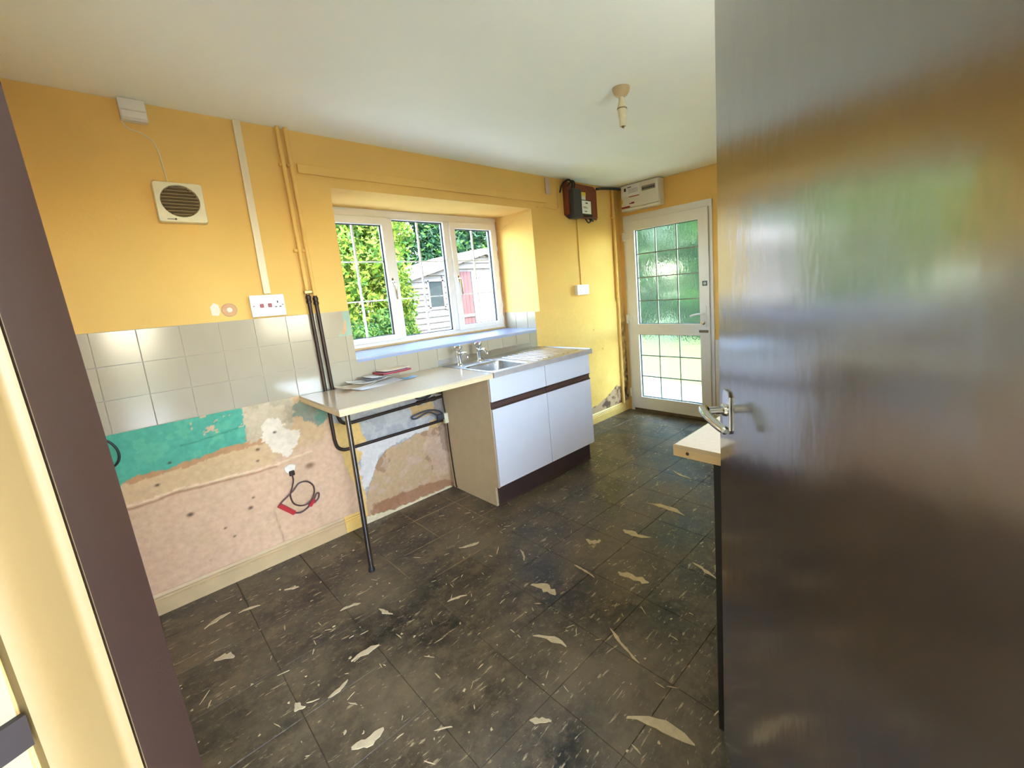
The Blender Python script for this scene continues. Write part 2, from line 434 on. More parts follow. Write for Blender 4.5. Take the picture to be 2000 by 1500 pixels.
# angled doorway wall: A = left jamb at kitchen side, H = hinge side
A = Vector((-3.922, -2.06, 0)); H = Vector((-3.525, -2.82, 0))
T = (A-H).normalized(); N = Vector((-T.y*-1, -T.x, 0)); N = Vector((T.y, -T.x, 0))     # N points into the kitchen
def dl(a, n, z):      # doorway-local: a along T from A, n along N, z up ; left-hand frame leans a little with age
    return A + T*a + N*n + Vector((0, 0, z))
LEAN = -0.026
def dlean(a, n, z):
    p = dl(a, n, z); p.x += (z-1.30)*LEAN; return p
def dbox(bm, a0, a1, n0, n1, z0, z1, fn=dl):
    poly = [(a0, n0), (a1, n0), (a1, n1), (a0, n1)]
    return prism(bm, poly, lambda a, n, h: fn(a, n, h), z0, z1)
OW = (A-H).length
bm = new_bm()
dbox(bm, 0.075, 0.36, -0.10, 0.0, -0.1, ZC)                       # stub to the left
dbox(bm, -OW-0.03, 0.075, -0.10, 0.0, 2.05, ZC)                  # over the doorway
struct('wall_doorway', bm, M['yellow'], 'angled wall holding the inner doorway')
bm = new_bm()
poly = [(0, 0.002), (0.07, 0.002), (0.07, -0.044), (0, -0.044)]
prism(bm, poly, lambda a, n, h: dlean(a, n, h), 0.0, 2.05)
fr = struct('trim_1', bm, M['brown_gloss'], 'dark brown gloss door frame at the left edge')
bm = new_bm(); dbox(bm, -OW-0.03, 0.03, -0.041, 0.002, 2.02, 2.05); dbox(bm, -OW-0.03, -OW, -0.041, 0.002, 0.0, 2.02)
obj('frame_head', bm, M['brown_gloss'], fr)
bm = new_bm()
prof = [(0.004, -0.045), (0.005, -0.052), (0.010, -0.057), (0.028, -0.063), (0.044, -0.070), (0.054, -0.078), (0.058, -0.088), (0.075, -0.088), (0.075, -0.045)]
prism(bm, prof, lambda a, n, h: dlean(a, n, h), 0.0, 2.05)
struct('trim_2', bm, M['cream_gloss'], 'cream moulded architrave beside the brown door frame', True)
# passage behind the camera, south side left open to let in extra daylight
bm = new_bm()
dbox(bm, 0.058, 0.16, -1.1, -0.088, -0.1, ZC)
hall = struct('wall_passage', bm, M['hall'], 'cream passage wall at the far left edge')
bm = new_bm(); dbox(bm, -OW-0.30, -OW-0.03, -0.10, 0.0, -0.1, ZC); obj('unseen_wall_return', bm, M['hall'], hall)
bm = new_bm(); dbox(bm, -1.3, 0.16, -1.2, -1.1, -0.1, ZC); obj('unseen_wall_return', bm, M['hall'], hall)  # unseen end wall, added to cut the light on the architrave
bm = new_bm(); dbox(bm, 0.050, 0.058, -1.1, -0.085, 0.965, 1.000); struct('trim_3', bm, M['dark_rail'], 'dark brown rail on the cream passage wall')

# ------------------------------------------------------------------ north wall: bare plaster (relief + colour patches that belong to the wall)
def plaster_grid(name, x0, x1, z0, z1, step, fn, mat):
    nx = int(round((x1-x0)/step))+1; nz = int(round((z1-z0)/step))+1
    X, Z = np.meshgrid(np.linspace(x0, x1, nx), np.linspace(z0, z1, nz))
    C, D = fn(X, Z)
    V = np.stack([X, -0.001-np.maximum(D+0.0045, 0.0), Z], -1).reshape(-1, 3)
    idx = np.arange(nx*nz).reshape(nz, nx)
    F = np.stack([idx[:-1, :-1], idx[:-1, 1:], idx[1:, 1:], idx[1:, :-1]], -1).reshape(-1, 4)
    me = bpy.data.meshes.new(name); me.from_pydata(V.tolist(), [], F.tolist())
    at = me.color_attributes.new('Col', 'FLOAT_COLOR', 'POINT')
    rgba = np.concatenate([C.reshape(-1, 3), np.ones((nx*nz, 1))], 1).astype(np.float32)
    at.data.foreach_set('color', rgba.ravel())
    return obj_me(name, me, mat, wn, True)

def inpoly(X, Z, poly, wob=0.0, seed=0, scale=22):
    if wob:
        X = X + (fbm(X, Z, scale, seed)-0.5)*wob*2; Z = Z + (fbm(X+9.1, Z, scale, seed+5)-0.5)*wob*2
    ins = np.zeros(X.shape, bool); n = len(poly)
    for i in range(n):
        xa, za = poly[i]; xb, zb = poly[(i+1) % n]
        c = ((za > Z) != (zb > Z)) & (X < (xb-xa)*(Z-za)/(zb-za+1e-12)+xa)
        ins ^= c
    return ins
def paint(C, m, rgb, a=1.0):
    m = np.asarray(m, float)*a; c = np.array(lin(rgb)); C[:] = C*(1-m[..., None])+c*m[..., None]
def line(X, Z, pts, wdt, seed=0, wob=0.01):
    Xw = X; Zw = Z+(fbm(X, Z, 12, seed)-0.5)*wob*2
    d = np.full(X.shape, 9.0)
    for (xa, za), (xb, zb) in zip(pts, pts[1:]):
        dx, dz = xb-xa, zb-za; t = np.clip(((Xw-xa)*dx+(Zw-za)*dz)/(dx*dx+dz*dz), 0, 1)
        d = np.minimum(d, np.hypot(Xw-xa-t*dx, Zw-za-t*dz))
    return np.clip(1-d/wdt, 0, 1)

def left_plaster(X, Z):
    C = np.zeros(X.shape+(3,)); C[:] = lin((206, 168, 134)); D = np.zeros(X.shape)+0.001
    n1 = fbm(X, Z, 5, 1); n2 = fbm(X, Z, 18, 2); n3 = fbm(X, Z, 60, 3)
    paint(C, np.clip((n1-0.5)*4, 0, 1), (204, 170, 134), 0.6)
    paint(C, np.clip((n2-0.56)*6, 0, 1), (200, 166, 128), 0.6)
    paint(C, np.clip((n3-0.74)*10, 0, 1), (170, 130, 100), 0.4)
    D += (n2-0.5)*0.002
    # orange/beige scraped band under the green paint
    m = inpoly(X, Z, [(-4.2, 0.78), (-3.45, 0.80), (-3.30, 0.90), (-3.10, 0.90), (-3.12, 0.62), (-3.30, 0.60), (-3.42, 0.56), (-3.8, 0.565), (-4.2, 0.59)], 0.02, 11)
    paint(C, m, (200, 166, 122), 0.85); D += m*0.001
    m = inpoly(X, Z, [(-4.2, 0.74), (-3.6, 0.755), (-3.36, 0.74), (-3.36, 0.68), (-3.55, 0.685), (-3.8, 0.665), (-4.2, 0.655)], 0.016, 12, 30)
    paint(C, m, (176, 126, 84), 0.8)
    # patchy grey-beige area right of the green
    m = inpoly(X, Z, [(-3.50, 0.92), (-3.24, 0.92), (-3.24, 0.78), (-3.30, 0.72), (-3.50, 0.70)], 0.03, 13)
    paint(C, m, (192, 176, 146), 0.75)
    paint(C, m & (n2 > 0.56), (172, 156, 128), 0.7)
    # green paint
    m = inpoly(X, Z, [(-4.2, 0.95), (-3.485, 0.95), (-3.485, 0.80), (-3.49, 0.715), (-3.60, 0.715), (-3.70, 0.70), (-3.82, 0.685), (-3.90, 0.69), (-4.00, 0.66), (-4.2, 0.60)], 0.012, 14, 34)
    chips = (fbm(X, Z, 40, 31) > 0.66) & (X > -3.70) & (Z > 0.80)
    m = m & ~chips
    paint(C, m, (86, 160, 134)); D += m*0.0015
    paint(C, m & (n2 > 0.58), (104, 176, 140), 0.5)
    paint(C, line(X, Z, [(-3.75, 0.775), (-3.48, 0.80)], 0.006, 3)*m, (60, 120, 98), 0.8)
    # white filler patch
    m = inpoly(X, Z, [(-3.40, 0.80), (-3.34, 0.82), (-3.30, 0.74), (-3.24, 0.70), (-3.27, 0.62), (-3.33, 0.58), (-3.40, 0.64), (-3.43, 0.70)], 0.03, 15)
    paint(C, m, (226, 210, 184), 0.9); D += m*0.0012
    # grey green blob
    m = inpoly(X, Z, [(-3.25, 0.86), (-3.17, 0.90), (-3.08, 0.90), (-3.07, 0.74), (-3.14, 0.70), (-3.20, 0.74), (-3.26, 0.78)], 0.03, 16)
    paint(C, m, (120, 140, 124), 0.85); paint(C, m & (X > -3.15), (84, 142, 122), 0.6); paint(C, m & (n2 > 0.55), (146, 140, 122), 0.7)
    # crack ridge
    ln = line(X, Z, [(-4.1, 0.575), (-3.93, 0.555), (-3.79, 0.57), (-3.6, 0.56), (-3.38, 0.548), (-3.2, 0.57)], 0.012, 4, 0.008)
    D += ln*0.006; paint(C, ln > 0.35, (222, 190, 150), 0.8)
    l2 = line(X, Z-0.012, [(-4.1, 0.55), (-3.93, 0.53), (-3.79, 0.545), (-3.6, 0.535), (-3.38, 0.525)], 0.010, 4, 0.008)
    paint(C, l2, (150, 100, 66), 0.75)
    l3 = line(X, Z, [(-3.43, 0.30), (-3.41, 0.10)], 0.006, 8); paint(C, l3, (160, 124, 100), 0.7)
    # nail holes
    for hx, hz, r in ((-3.86, 0.62, 0.008), (-3.80, 0.71, 0.007), (-3.46, 0.60, 0.007), (-3.45, 0.66, 0.009), (-3.77, 0.43, 0.012), (-3.53, 0.36, 0.010), (-3.51, 0.41, 0.006), (-3.65, 0.30, 0.006), (-3.36, 0.73, 0.008), (-3.62, 0.24, 0.006)):
        d = np.hypot(X-hx, (Z-hz)*1.3); paint(C, np.clip(1.6-d/r, 0, 1), (78, 58, 46), 0.9); D -= np.clip(1-d/r, 0, 1)*0.003
    d = np.hypot((X+3.22)*0.7, Z-0.487); paint(C, np.clip(1.5-d/0.016, 0, 1), (120, 90, 66), 0.85); D -= np.clip(1-d/0.016, 0, 1)*0.004
    # right of the pink plaster: yellow remains, grey cement, bare brown plaster
    m = inpoly(X, Z, [(-3.075, 0.70), (-2.2, 0.70), (-2.2, 0.0), (-2.96, 0.0), (-2.985, 0.26), (-3.03, 0.40), (-3.045, 0.55)], 0.008, 17, 30)
    m |= (X > -3.075) & (Z >= 0.69)
    paint(C, m, (214, 174, 104)); D -= m*0.003
    g = inpoly(X, Z, [(-2.945, 1.0), (-2.2, 1.0), (-2.2, 0.40), (-2.94, 0.15), (-2.955, 0.40), (-2.88, 0.50), (-2.92, 0.66), (-3.08, 0.69), (-3.08, 1.0)], 0.02, 18)
    paint(C, g, (176, 170, 160)); paint(C, g & (n2 > 0.54), (156, 152, 146), 0.7); D += g*0.001
    gm = g & (Z > 0.76) & (fbm(X, Z, 14, 41) > 0.5); paint(C, gm, (104, 96, 90), 0.7)
    o = (inpoly(X, Z, [(-2.58, 0.66), (-2.40, 0.68), (-2.36, 0.58), (-2.52, 0.57)], 0.03, 19) | inpoly(X, Z, [(-2.55, 0.52), (-2.32, 0.55), (-2.32, 0.46), (-2.5, 0.46)], 0.03, 20) | inpoly(X, Z, [(-2.42, 0.86), (-2.34, 0.86), (-2.33, 0.70), (-2.43, 0.72)], 0.02, 22))
    paint(C, o, (198, 156, 92), 0.85)
    wf = inpoly(X, Z, [(-2.93, 0.52), (-2.75, 0.52), (-2.45, 0.53), (-2.45, 0.48), (-2.72, 0.46), (-2.82, 0.38), (-2.90, 0.22), (-2.95, 0.22)], 0.035, 23, 26)
    paint(C, wf, (208, 198, 186), 0.9); D += wf*0.001
    b = inpoly(X, Z, [(-2.955, 0.0), (-2.93, 0.20), (-2.875, 0.30), (-2.83, 0.38), (-2.76, 0.43), (-2.60, 0.46), (-2.42, 0.475), (-2.2, 0.50), (-2.2, 0.0)], 0.018, 24, 24)
    paint(C, b, (184, 152, 114)); D -= b*0.004
    paint(C, b & (n1 > 0.52), (154, 118, 86), 0.8); paint(C, b & (n2 > 0.60), (190, 160, 136), 0.6)
    pk = inpoly(X, Z, [(-2.50, 0.40), (-2.3, 0.46), (-2.3, 0.12), (-2.44, 0.10)], 0.05, 25); paint(C, pk & b, (196, 164, 136), 0.7)
    dm = inpoly(X, Z, [(-2.90, 0.10), (-2.6, 0.10), (-2.35, 0.07), (-2.3, 0.0), (-2.95, 0.0)], 0.02, 26); paint(C, dm, (150, 104, 74), 0.75)
    dk = inpoly(X, Z, [(-2.40, 0.9), (-2.30, 0.9), (-2.30, 0.25), (-2.36, 0.30)], 0.02, 27); paint(C, dk, (116, 92, 72), 0.5)
    return C, D
plaster_grid('bare_plaster', -4.15, -2.305, 0.0, 0.90, 0.006, left_plaster, M['plaster'])

def right_plaster(X, Z):
    C = np.zeros(X.shape+(3,)); C[:] = lin(YELLOW); D = np.zeros(X.shape)+0.004
    n1 = fbm(X, Z, 6, 61); n2 = fbm(X, Z, 20, 62)
    st = np.clip((n1-0.4)*3, 0, 1)*np.clip((1.15-Z)/1.0, 0, 1); paint(C, st, (206, 160, 80), 0.6)
    m = np.clip((X+0.17)/0.1, 0, 1)*np.clip((1.15-Z)/0.25, 0, 1)*np.clip((n2-0.3)*3, 0, 1); paint(C, m, (150, 112, 66), 0.85)
    m = np.clip((X+0.07)/0.04, 0, 1)*np.clip((0.75-Z)/0.2, 0, 1)*np.clip((n2-0.25)*3, 0, 1); paint(C, m, (84, 66, 50), 0.8)
    p = inpoly(X, Z, [(-0.95, 0.0), (-0.95, 0.135), (-0.80, 0.15), (-0.66, 0.165), (-0.55, 0.18), (-0.47, 0.205), (-0.38, 0.235), (-0.30, 0.27), (-0.22, 0.31), (-0.12, 0.28), (0.0, 0.26), (0.0, 0.0)], 0.012, 63, 25)
    paint(C, p, (176, 142, 110)); D -= p*0.004
    paint(C, p & (n2 > 0.52), (120, 92, 70), 0.85); paint(C, p & (n2 > 0.62), (84, 64, 52), 0.8)
    for hx, hz in ((-0.55, 0.95), (-0.42, 0.74), (-0.9, 0.7)):
        d = np.hypot(X-hx, Z-hz); paint(C, np.clip(1.5-d/0.008, 0, 1), (150, 100, 50), 0.9)
    return C, D
plaster_grid('flaking_plaster', -1.33, -0.002, 0.10, 1.20, 0.01, right_plaster, M['flaking'])

# ------------------------------------------------------------------ wall tiles (pieces of the wall)
T0 = -3.8115
def wall_tile(x0, x1, z0, z1):
    return obj('wall_tile', box(new_bm(), x0+0.001, x1-0.001, -0.008, 0.002, z0+0.001, z1-0.001, 0.0015, 2), M['tile'], wn, True)
full_tile = None
bm = new_bm(); box(bm, -4.148, JX0, -0.0045, 0.001, 0.9, 1.35); box(bm, JX0, -1.26, -0.0045, 0.001, 0.9, 1.05); obj('grout', bm, M['grout'], wn)
for k in range(-3, 17):
    xa, xb = T0+0.15*k, T0+0.15*(k+1)
    for j in range(3):
        za, zb = 0.9+0.15*j, 0.9+0.15*(j+1)
        x0, x1 = max(xa, XW), xb
        if x1-x0 < 0.01: continue
        if j > 0:
            if x0 > JX0: continue
            x1 = min(x1, JX0)
        if j == 2 and k == 6: continue                       # broken away
        if j == 2 and k == 5:
            bm = new_bm()
            poly = [(x0+.001, za+.001), (x1-.04, za+.001), (x1-.022, za+.035), (x1-.006, za+.05), (x1-.002, za+.085), (x1-.001, zb-.001), (x0+.001, zb-.001)]
            prism(bm, poly, lambda a, b, h: (a, h, b), -0.008, 0.002); obj('wall_tile', bm, M['tile'], wn); continue
        if x1-x0 > 0.149:
            if full_tile is None:
                o = obj('wall_tile', box(new_bm(), -0.074, 0.074, -0.008, 0.002, -0.074, 0.074, 0.0015, 2), M['tile'], wn, True); full_tile = o.data
            else: o = obj_me('wall_tile', full_tile, None, wn, True)
            o.location = ((x0+x1)/2, 0, (za+zb)/2)
        else: wall_tile(x0, x1, za, zb)
# bare patch where tiles broke away beside the window
bm = new_bm(); prism(bm, [(-2.955, 1.203), (-2.905, 1.203), (-2.870, 1.203), (-2.870, 1.348), (-2.905, 1.348), (-2.910, 1.29), (-2.922, 1.25), (-2.945, 1.235)], lambda a, b, h: (a, h, b), -0.0055, 0.0); obj('old_paint', bm, M['oldgreen'], wn)
bm = new_bm(); prism(bm, [(-2.938, 1.215), (-2.915, 1.212), (-2.900, 1.235), (-2.895, 1.29), (-2.903, 1.30), (-2.915, 1.25)], lambda a, b, h: (a, h, b), -0.0062, 0.0); obj('bare_plaster_chip', bm, M['pink_plaster'], wn)
# tiled return in the right-hand reveal
for k in range(3):
    obj('wall_tile', box(new_bm(), JX1-0.007, JX1+0.001, 0.002+0.158*k, 0.157+0.158*k, 1.052, 1.2, 0.0012, 1), M['tile'], wn, True)
# plaster scars left by a removed fitting, left of the cooker switch
bm = new_bm(); lathe(bm, [(0.0, 0.0035), (0.030, 0.003), (0.034, 0.0)], Matrix.Translation((-3.452, 0, 1.405)) @ Matrix.Rotation(math.pi/2, 4, 'X'), 22); obj('bare_plaster_scar', bm, M['pink_plaster'], wn)
bm = new_bm(); lathe(bm, [(0.0, 0.006), (0.012, 0.005), (0.014, 0.0)], Matrix.Translation((-3.452, 0, 1.405)) @ Matrix.Rotation(math.pi/2, 4, 'X'), 16); obj('filled_hole', bm, M['filler'], wn)
bm = new_bm(); prism(bm, [(-3.526, 1.385), (-3.500, 1.380), (-3.490, 1.40), (-3.494, 1.435), (-3.512, 1.445), (-3.528, 1.425)], lambda a, b, h: (a, h, b), -0.003, 0.0); obj('filled_patch', bm, M['filler'], wn)

# skirtings
def skirt(name, x0, x1, h, mat, lab, yb=0.0):
    bm = new_bm()
    prof = [(0, 0), (-0.020, 0), (-0.020, h*0.60), (-0.014, h*0.64), (-0.017, h*0.72), (-0.012, h*0.78), (-0.016, h*0.86), (-0.010, h*0.97), (-0.004, h), (0, h)]
    prism(bm, prof, lambda a, b, hh: (hh, a+yb, b), x0, x1)
    return struct(name, bm, mat, lab)
b1 = skirt('baseboard_north', -4.148, -3.09, 0.105, M['skirt_cream'], 'moulded cream skirting board under the bare plaster')
prism_b = new_bm(); prof = [(0, 0), (-0.0195, 0), (-0.0195, 0.063), (-0.014, 0.067), (-0.017, 0.076), (-0.012, 0.082), (-0.016, 0.09), (-0.004, 0.104), (0, 0.104)]
prism(prism_b, prof, lambda a, b, hh: (hh, a, b), -3.088, -2.965); obj('skirting_offcut', prism_b, M['skirt_yellow'], b1)
bm = new_bm(); pts = [(-2.963, 0.0)]
rq = random.Random(9); hq = 0.05
for k in range(60):
    hq = min(0.075, max(0.012, hq+rq.uniform(-0.009, 0.0085)-0.0002)); pts.append((-2.955+k*0.0105, hq))
pts.append((-2.32, 0.0)); prism(bm, pts, lambda a, b, h: (a, h, b), -0.014, 0.0); obj('broken_render_edge', bm, M['residue'], b1)
skirt('trim_4', -1.32, -0.004, 0.105, M['skirt_yellow'], 'yellow painted skirting between sink unit and back door')

# ------------------------------------------------------------------ window
def make_window():
    Y0, Y1 = 0.485, 0.545
    X0, X1 = JX0, JX1
    W = thing('window_1', 'white framed casement window with three lights and glazing bars', 'window', ((X0+X1)/2, 0.51, ZS)); del W['category']; W['kind'] = 'structure'
    bm = new_bm()
    box(bm, X0, X1, Y0, Y1, 1.995, ZH, 0.004); box(bm, X0, X1, Y0, Y1, ZS-0.01, 1.105, 0.004)
    for a, b in ((X0, X0+0.05), (-2.325, -2.27), (-1.825, -1.765), (X1-0.045, X1)): box(bm, a, b, Y0, Y1, 1.09, 2.01, 0.004)
    obj('window_frame', bm, M['upvc'], W, True)
    lights = [(-2.818, -2.325, 1, 'l'), (-2.27, -1.825, 0, 'm'), (-1.765, -1.307, 1, 'r')]
    for (a, b, sash, tagc) in lights:
        if sash:
            bm = new_bm(); o = 0.012; d = 0.052
            xa, xb, za, zb = a-o, b+o, 1.092, 2.004
            ya, yb = 0.462, 0.53
            box(bm, xa, xa+d, ya, yb, za, zb, 0.005); box(bm, xb-d, xb, ya, yb, za, zb, 0.005)
            box(bm, xa+d-.004, xb-d+.004, ya, yb, zb-d-0.003, zb, 0.005); box(bm, xa+d-.004, xb-d+.004, ya, yb, za, za+d-0.01, 0.005)
            s = obj('sash', bm, M['upvc'], W, True)
            gx0, gx1, gz0, gz1 = xa+d, xb-d, za+d-0.012, zb-d-0.003
            yg = 0.495
        else:
            s = None; gx0, gx1, gz0, gz1, yg = a, b, 1.105, 1.995, 0.515
        bm = new_bm(); gk = 0.006
        for q in ((gx0, gx0+gk, gz0, gz1), (gx1-gk*1.6, gx1, gz0, gz1), (gx0, gx1, gz0, gz0+gk), (gx0, gx1, gz1-gk, gz1)):
            box(bm, q[0], q[1], yg-0.006, yg+0.01, q[2], q[3])
        obj('gasket', bm, M['rubber'], W)
        xm = (gx0+gx1)/2; zs = [gz0, 1.40, 1.685, gz1]; xs = [gx0, xm, gx1]
        bm = new_bm(); box(bm, xm-0.006, xm+0.006, yg-0.004, yg+0.012, gz0, gz1); obj('glazing_bar', bm, M['barwhite'], W)
        for zz in zs[1:3]:
            bm = new_bm(); box(bm, gx0, gx1, yg-0.0035, yg+0.0115, zz-0.005, zz+0.005); obj('glazing_bar', bm, M['barwhite'], W)
        for i in range(2):
            for j in range(3):
                bm = new_bm(); x0, x1, z0, z1 = xs[i], xs[i+1], zs[j], zs[j+1]
                v = [bm.verts.new(p) for p in ((x0, yg+0.004, z0), (x1, yg+0.004, z0), (x1, yg+0.004, z1), (x0, yg+0.004, z1))]; bm.faces.new(v)
                obj('pane', bm, M['glass'], W)
        if sash:   # handle
            hx = b+o-0.028 if tagc == 'l' else a-o+0.026
            bm = new_bm(); box(bm, hx-0.012, hx+0.012, 0.450, 0.463, 1.50, 1.56, 0.004)
            tube(bm, catmull([(hx, 0.452, 1.535), (hx, 0.428, 1.53), (hx+0.004, 0.424, 1.50), (hx+0.010, 0.428, 1.44), (hx+0.012, 0.432, 1.40)], 4), [0.008]*4+[0.0085]*8+[0.007]*5, 8)
            obj('window_handle', bm, M['chrome'], W, True)
    # flaky sealant bead on the right
    bm = new_bm(); rr = random.Random(3)
    pts = [(X1-0.003+rr.uniform(-.004, .004), 0.482+rr.uniform(-.004, .003), 1.07+k*0.04) for k in range(25)]
    tube(bm, pts, [0.006+rr.uniform(-.003, .003) for _ in pts], 6); obj('sealant_bead', bm, M['pink_plaster'], W, True)
    return W
make_window()
bm = new_bm()
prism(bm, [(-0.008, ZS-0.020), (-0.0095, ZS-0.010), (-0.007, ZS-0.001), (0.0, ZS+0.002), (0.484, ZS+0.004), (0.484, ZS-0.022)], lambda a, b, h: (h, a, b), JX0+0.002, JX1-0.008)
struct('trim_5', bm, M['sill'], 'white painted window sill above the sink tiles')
bm = new_bm(); box(bm, JX0+0.003, JX1-0.009, 0.472, 0.484, ZS+0.004, ZS+0.018, 0.003); struct('trim_6', bm, M['skirt_cream'], 'cream bead along the back of the window sill')
# cracked sealant strip in the upper corner of the reveal
bm = new_bm(); tube(bm, catmull([(JX1-0.003, 0.02, 2.045), (JX1-0.004, 0.10, 2.035), (JX1-0.004, 0.20, 2.022), (JX1-0.004, 0.30, 1.995), (JX1-0.004, 0.38, 1.965), (JX1-0.004, 0.45, 1.945)], 4), [0.006+0.004*math.sin(k) for k in range(21)], 6)
tag(obj('painted_cable', bm, M['yellow'], None, True), 'yellow painted cable running along the right window reveal', 'cable')

# unseen south window behind the open door, added to brighten the room
W2 = thing('added_window', 'unseen white framed window added over the far worktop for daylight', 'window', (-1.35, -2.95, 1.05)); del W2['category']; W2['kind'] = 'structure'
bm = new_bm()
box(bm, SX0, SX1, -3.0, -2.94, 2.02, 2.08); box(bm, SX0, SX1, -3.0, -2.94, 1.05, 1.11)
for xx in (SX0, (SX0+SX1)/2-0.03, SX1-0.06): box(bm, xx, xx+0.06, -3.0, -2.94, 1.1, 2.03)
obj('window_frame', bm, M['upvc'], W2)
for a, b in ((SX0+0.06, (SX0+SX1)/2-0.03), ((SX0+SX1)/2+0.03, SX1-0.06)):
    bm = new_bm(); v = [bm.verts.new(p) for p in ((a, -2.97, 1.11), (b, -2.97, 1.11), (b, -2.97, 2.02), (a, -2.97, 2.02))]; bm.faces.new(v); obj('pane', bm, M['glass'], W2)

# ------------------------------------------------------------------ back door
def make_back_door():
    D = thing('door_1', 'white back door with obscured glass panes and lever handle', 'door', (0.0, -0.52, 0)); del D['category']; D['kind'] = 'structure'
    bm = new_bm()
    box(bm, 0.0-0.012, 0.08, DY0-0.032, DY0+0.002, 0.0, DZT, 0.003); box(bm, -0.012, 0.08, DY1, DY1+0.03, 0.0, DZT, 0.003)
    box(bm, -0.0115, 0.08, DY1, DY0, DZT-0.062, DZT, 0.003); obj('door_frame', bm, M['upvc'], D, True)
    bm = new_bm(); box(bm, -0.004, 0.12, DY1+.03, DY0-.03, 0.0, 0.03, 0.003); obj('threshold', bm, M['threshold'], D)
    ya, yb = -0.080, -0.968      # leaf
    xa, xb = -0.030, 0.035
    g1 = (-0.195, -0.872, 0.950, 1.900); g2 = (-0.195, -0.872, 0.165, 0.838)
    bm = new_bm()
    box(bm, xa, xb, g1[0], ya, 0.034, 1.998, 0.004); box(bm, xa, xb, yb, g1[1], 0.034, 1.998, 0.004)
    for z0, z1 in ((0.034, g2[2]), (g2[3], g1[2]), (g1[3], 1.998)): box(bm, xa+0.0005, xb, g1[1]-0.004, g1[0]+0.004, z0, z1, 0.004)
    leaf = obj('door_leaf', bm, M['upvc'], D, True)
    for g, rows in ((g1, 4), (g2, 3)):
        bm = new_bm()
        for q in ((g[0]-0.006, g[0], g[2], g[3]), (g[1], g[1]+0.005, g[2], g[3]), (g[1], g[0], g[2], g[2]+0.005), (g[1], g[0], g[3]-0.005, g[3])): box(bm, -0.010, 0.012, q[0], q[1], q[2], q[3])
        obj('gasket', bm, M['rubber'], D)
        ys = [g[0]+(g[1]-g[0])*i/3 for i in range(4)]; zs = [g[2]+(g[3]-g[2])*j/rows for j in range(rows+1)]
        for yy in ys[1:3]:
            bm = new_bm(); box(bm, -0.006, 0.010, yy-0.0045, yy+0.0045, g[2], g[3]); obj('glazing_bar', bm, M['lead'], D)
        for zz in zs[1:-1]:
            bm = new_bm(); box(bm, -0.0055, 0.0095, g[1], g[0], zz-0.0045, zz+0.0045); obj('glazing_bar', bm, M['lead'], D)
        for i in range(3):
            for j in range(rows):
                bm = new_bm(); v = [bm.verts.new(p) for p in ((0.002, ys[i], zs[j]), (0.002, ys[i+1], zs[j]), (0.002, ys[i+1], zs[j+1]), (0.002, ys[i], zs[j+1]))]; bm.faces.new(v)
                obj('pane', bm, M['obscure'], D)
    for zz in (1.85, 1.005, 0.205):
        bm = new_bm(); box(bm, -0.050, -0.012, -0.088, -0.060, zz-0.045, zz+0.045, 0.006); box(bm, -0.040, -0.029, -0.135, -0.080, zz-0.022, zz+0.022, 0.004); obj('hinge', bm, M['upvc'], D, True)
    bm = new_bm(); box(bm, -0.040, -0.029, -0.940, -0.905, 0.92, 1.12, 0.006)
    tube(bm, catmull([(-0.035, -0.922, 1.045), (-0.075, -0.922, 1.045), (-0.085, -0.90, 1.045), (-0.080, -0.85, 1.040), (-0.078, -0.80, 1.025)], 5), 0.009, 8)
    h = obj('lever_handle', bm, M['upvc'], D, True)
    bm = new_bm(); lathe(bm, [(0.018, 0), (0.018, 0.012), (0.010, 0.016), (0.0, 0.016)], Matrix.Translation((-0.040, -0.915, 0.960)) @ Matrix.Rotation(-math.pi/2, 4, 'Y'), 16); obj('lock_cylinder', bm, M['chrome'], D, True)
    bm = new_bm(); box(bm, -0.040, -0.029, -0.955, -0.865, 0.868, 0.892, 0.003); obj('door_bolt', bm, M['dull_chrome'], D, True)
    bm = new_bm(); box(bm, -0.0315, -0.0295, -0.952, -0.905, 1.300, 1.345); st = obj('sticker', bm, M['green_sticker'], D)
    bm = new_bm()
    tube(bm, [(-0.0318, -0.9285+0.012*math.cos(a*math.pi/6), 1.3225+0.012*math.sin(a*math.pi/6)) for a in range(13)], 0.0022, 5); box(bm, -0.0324, -0.0312, -0.934, -0.923, 1.318, 1.327); obj('sticker_print', bm, M['white_ink'], D)
    return D
make_back_door()
bm = new_bm(); box(bm, -0.022, 0.0, -1.045, -1.010, 0.0, 0.80, 0.004); tag(obj('pipe_casing', bm, M['white_plastic'], None, True), 'white boxed strip on the wall right of the back door', 'trunking')

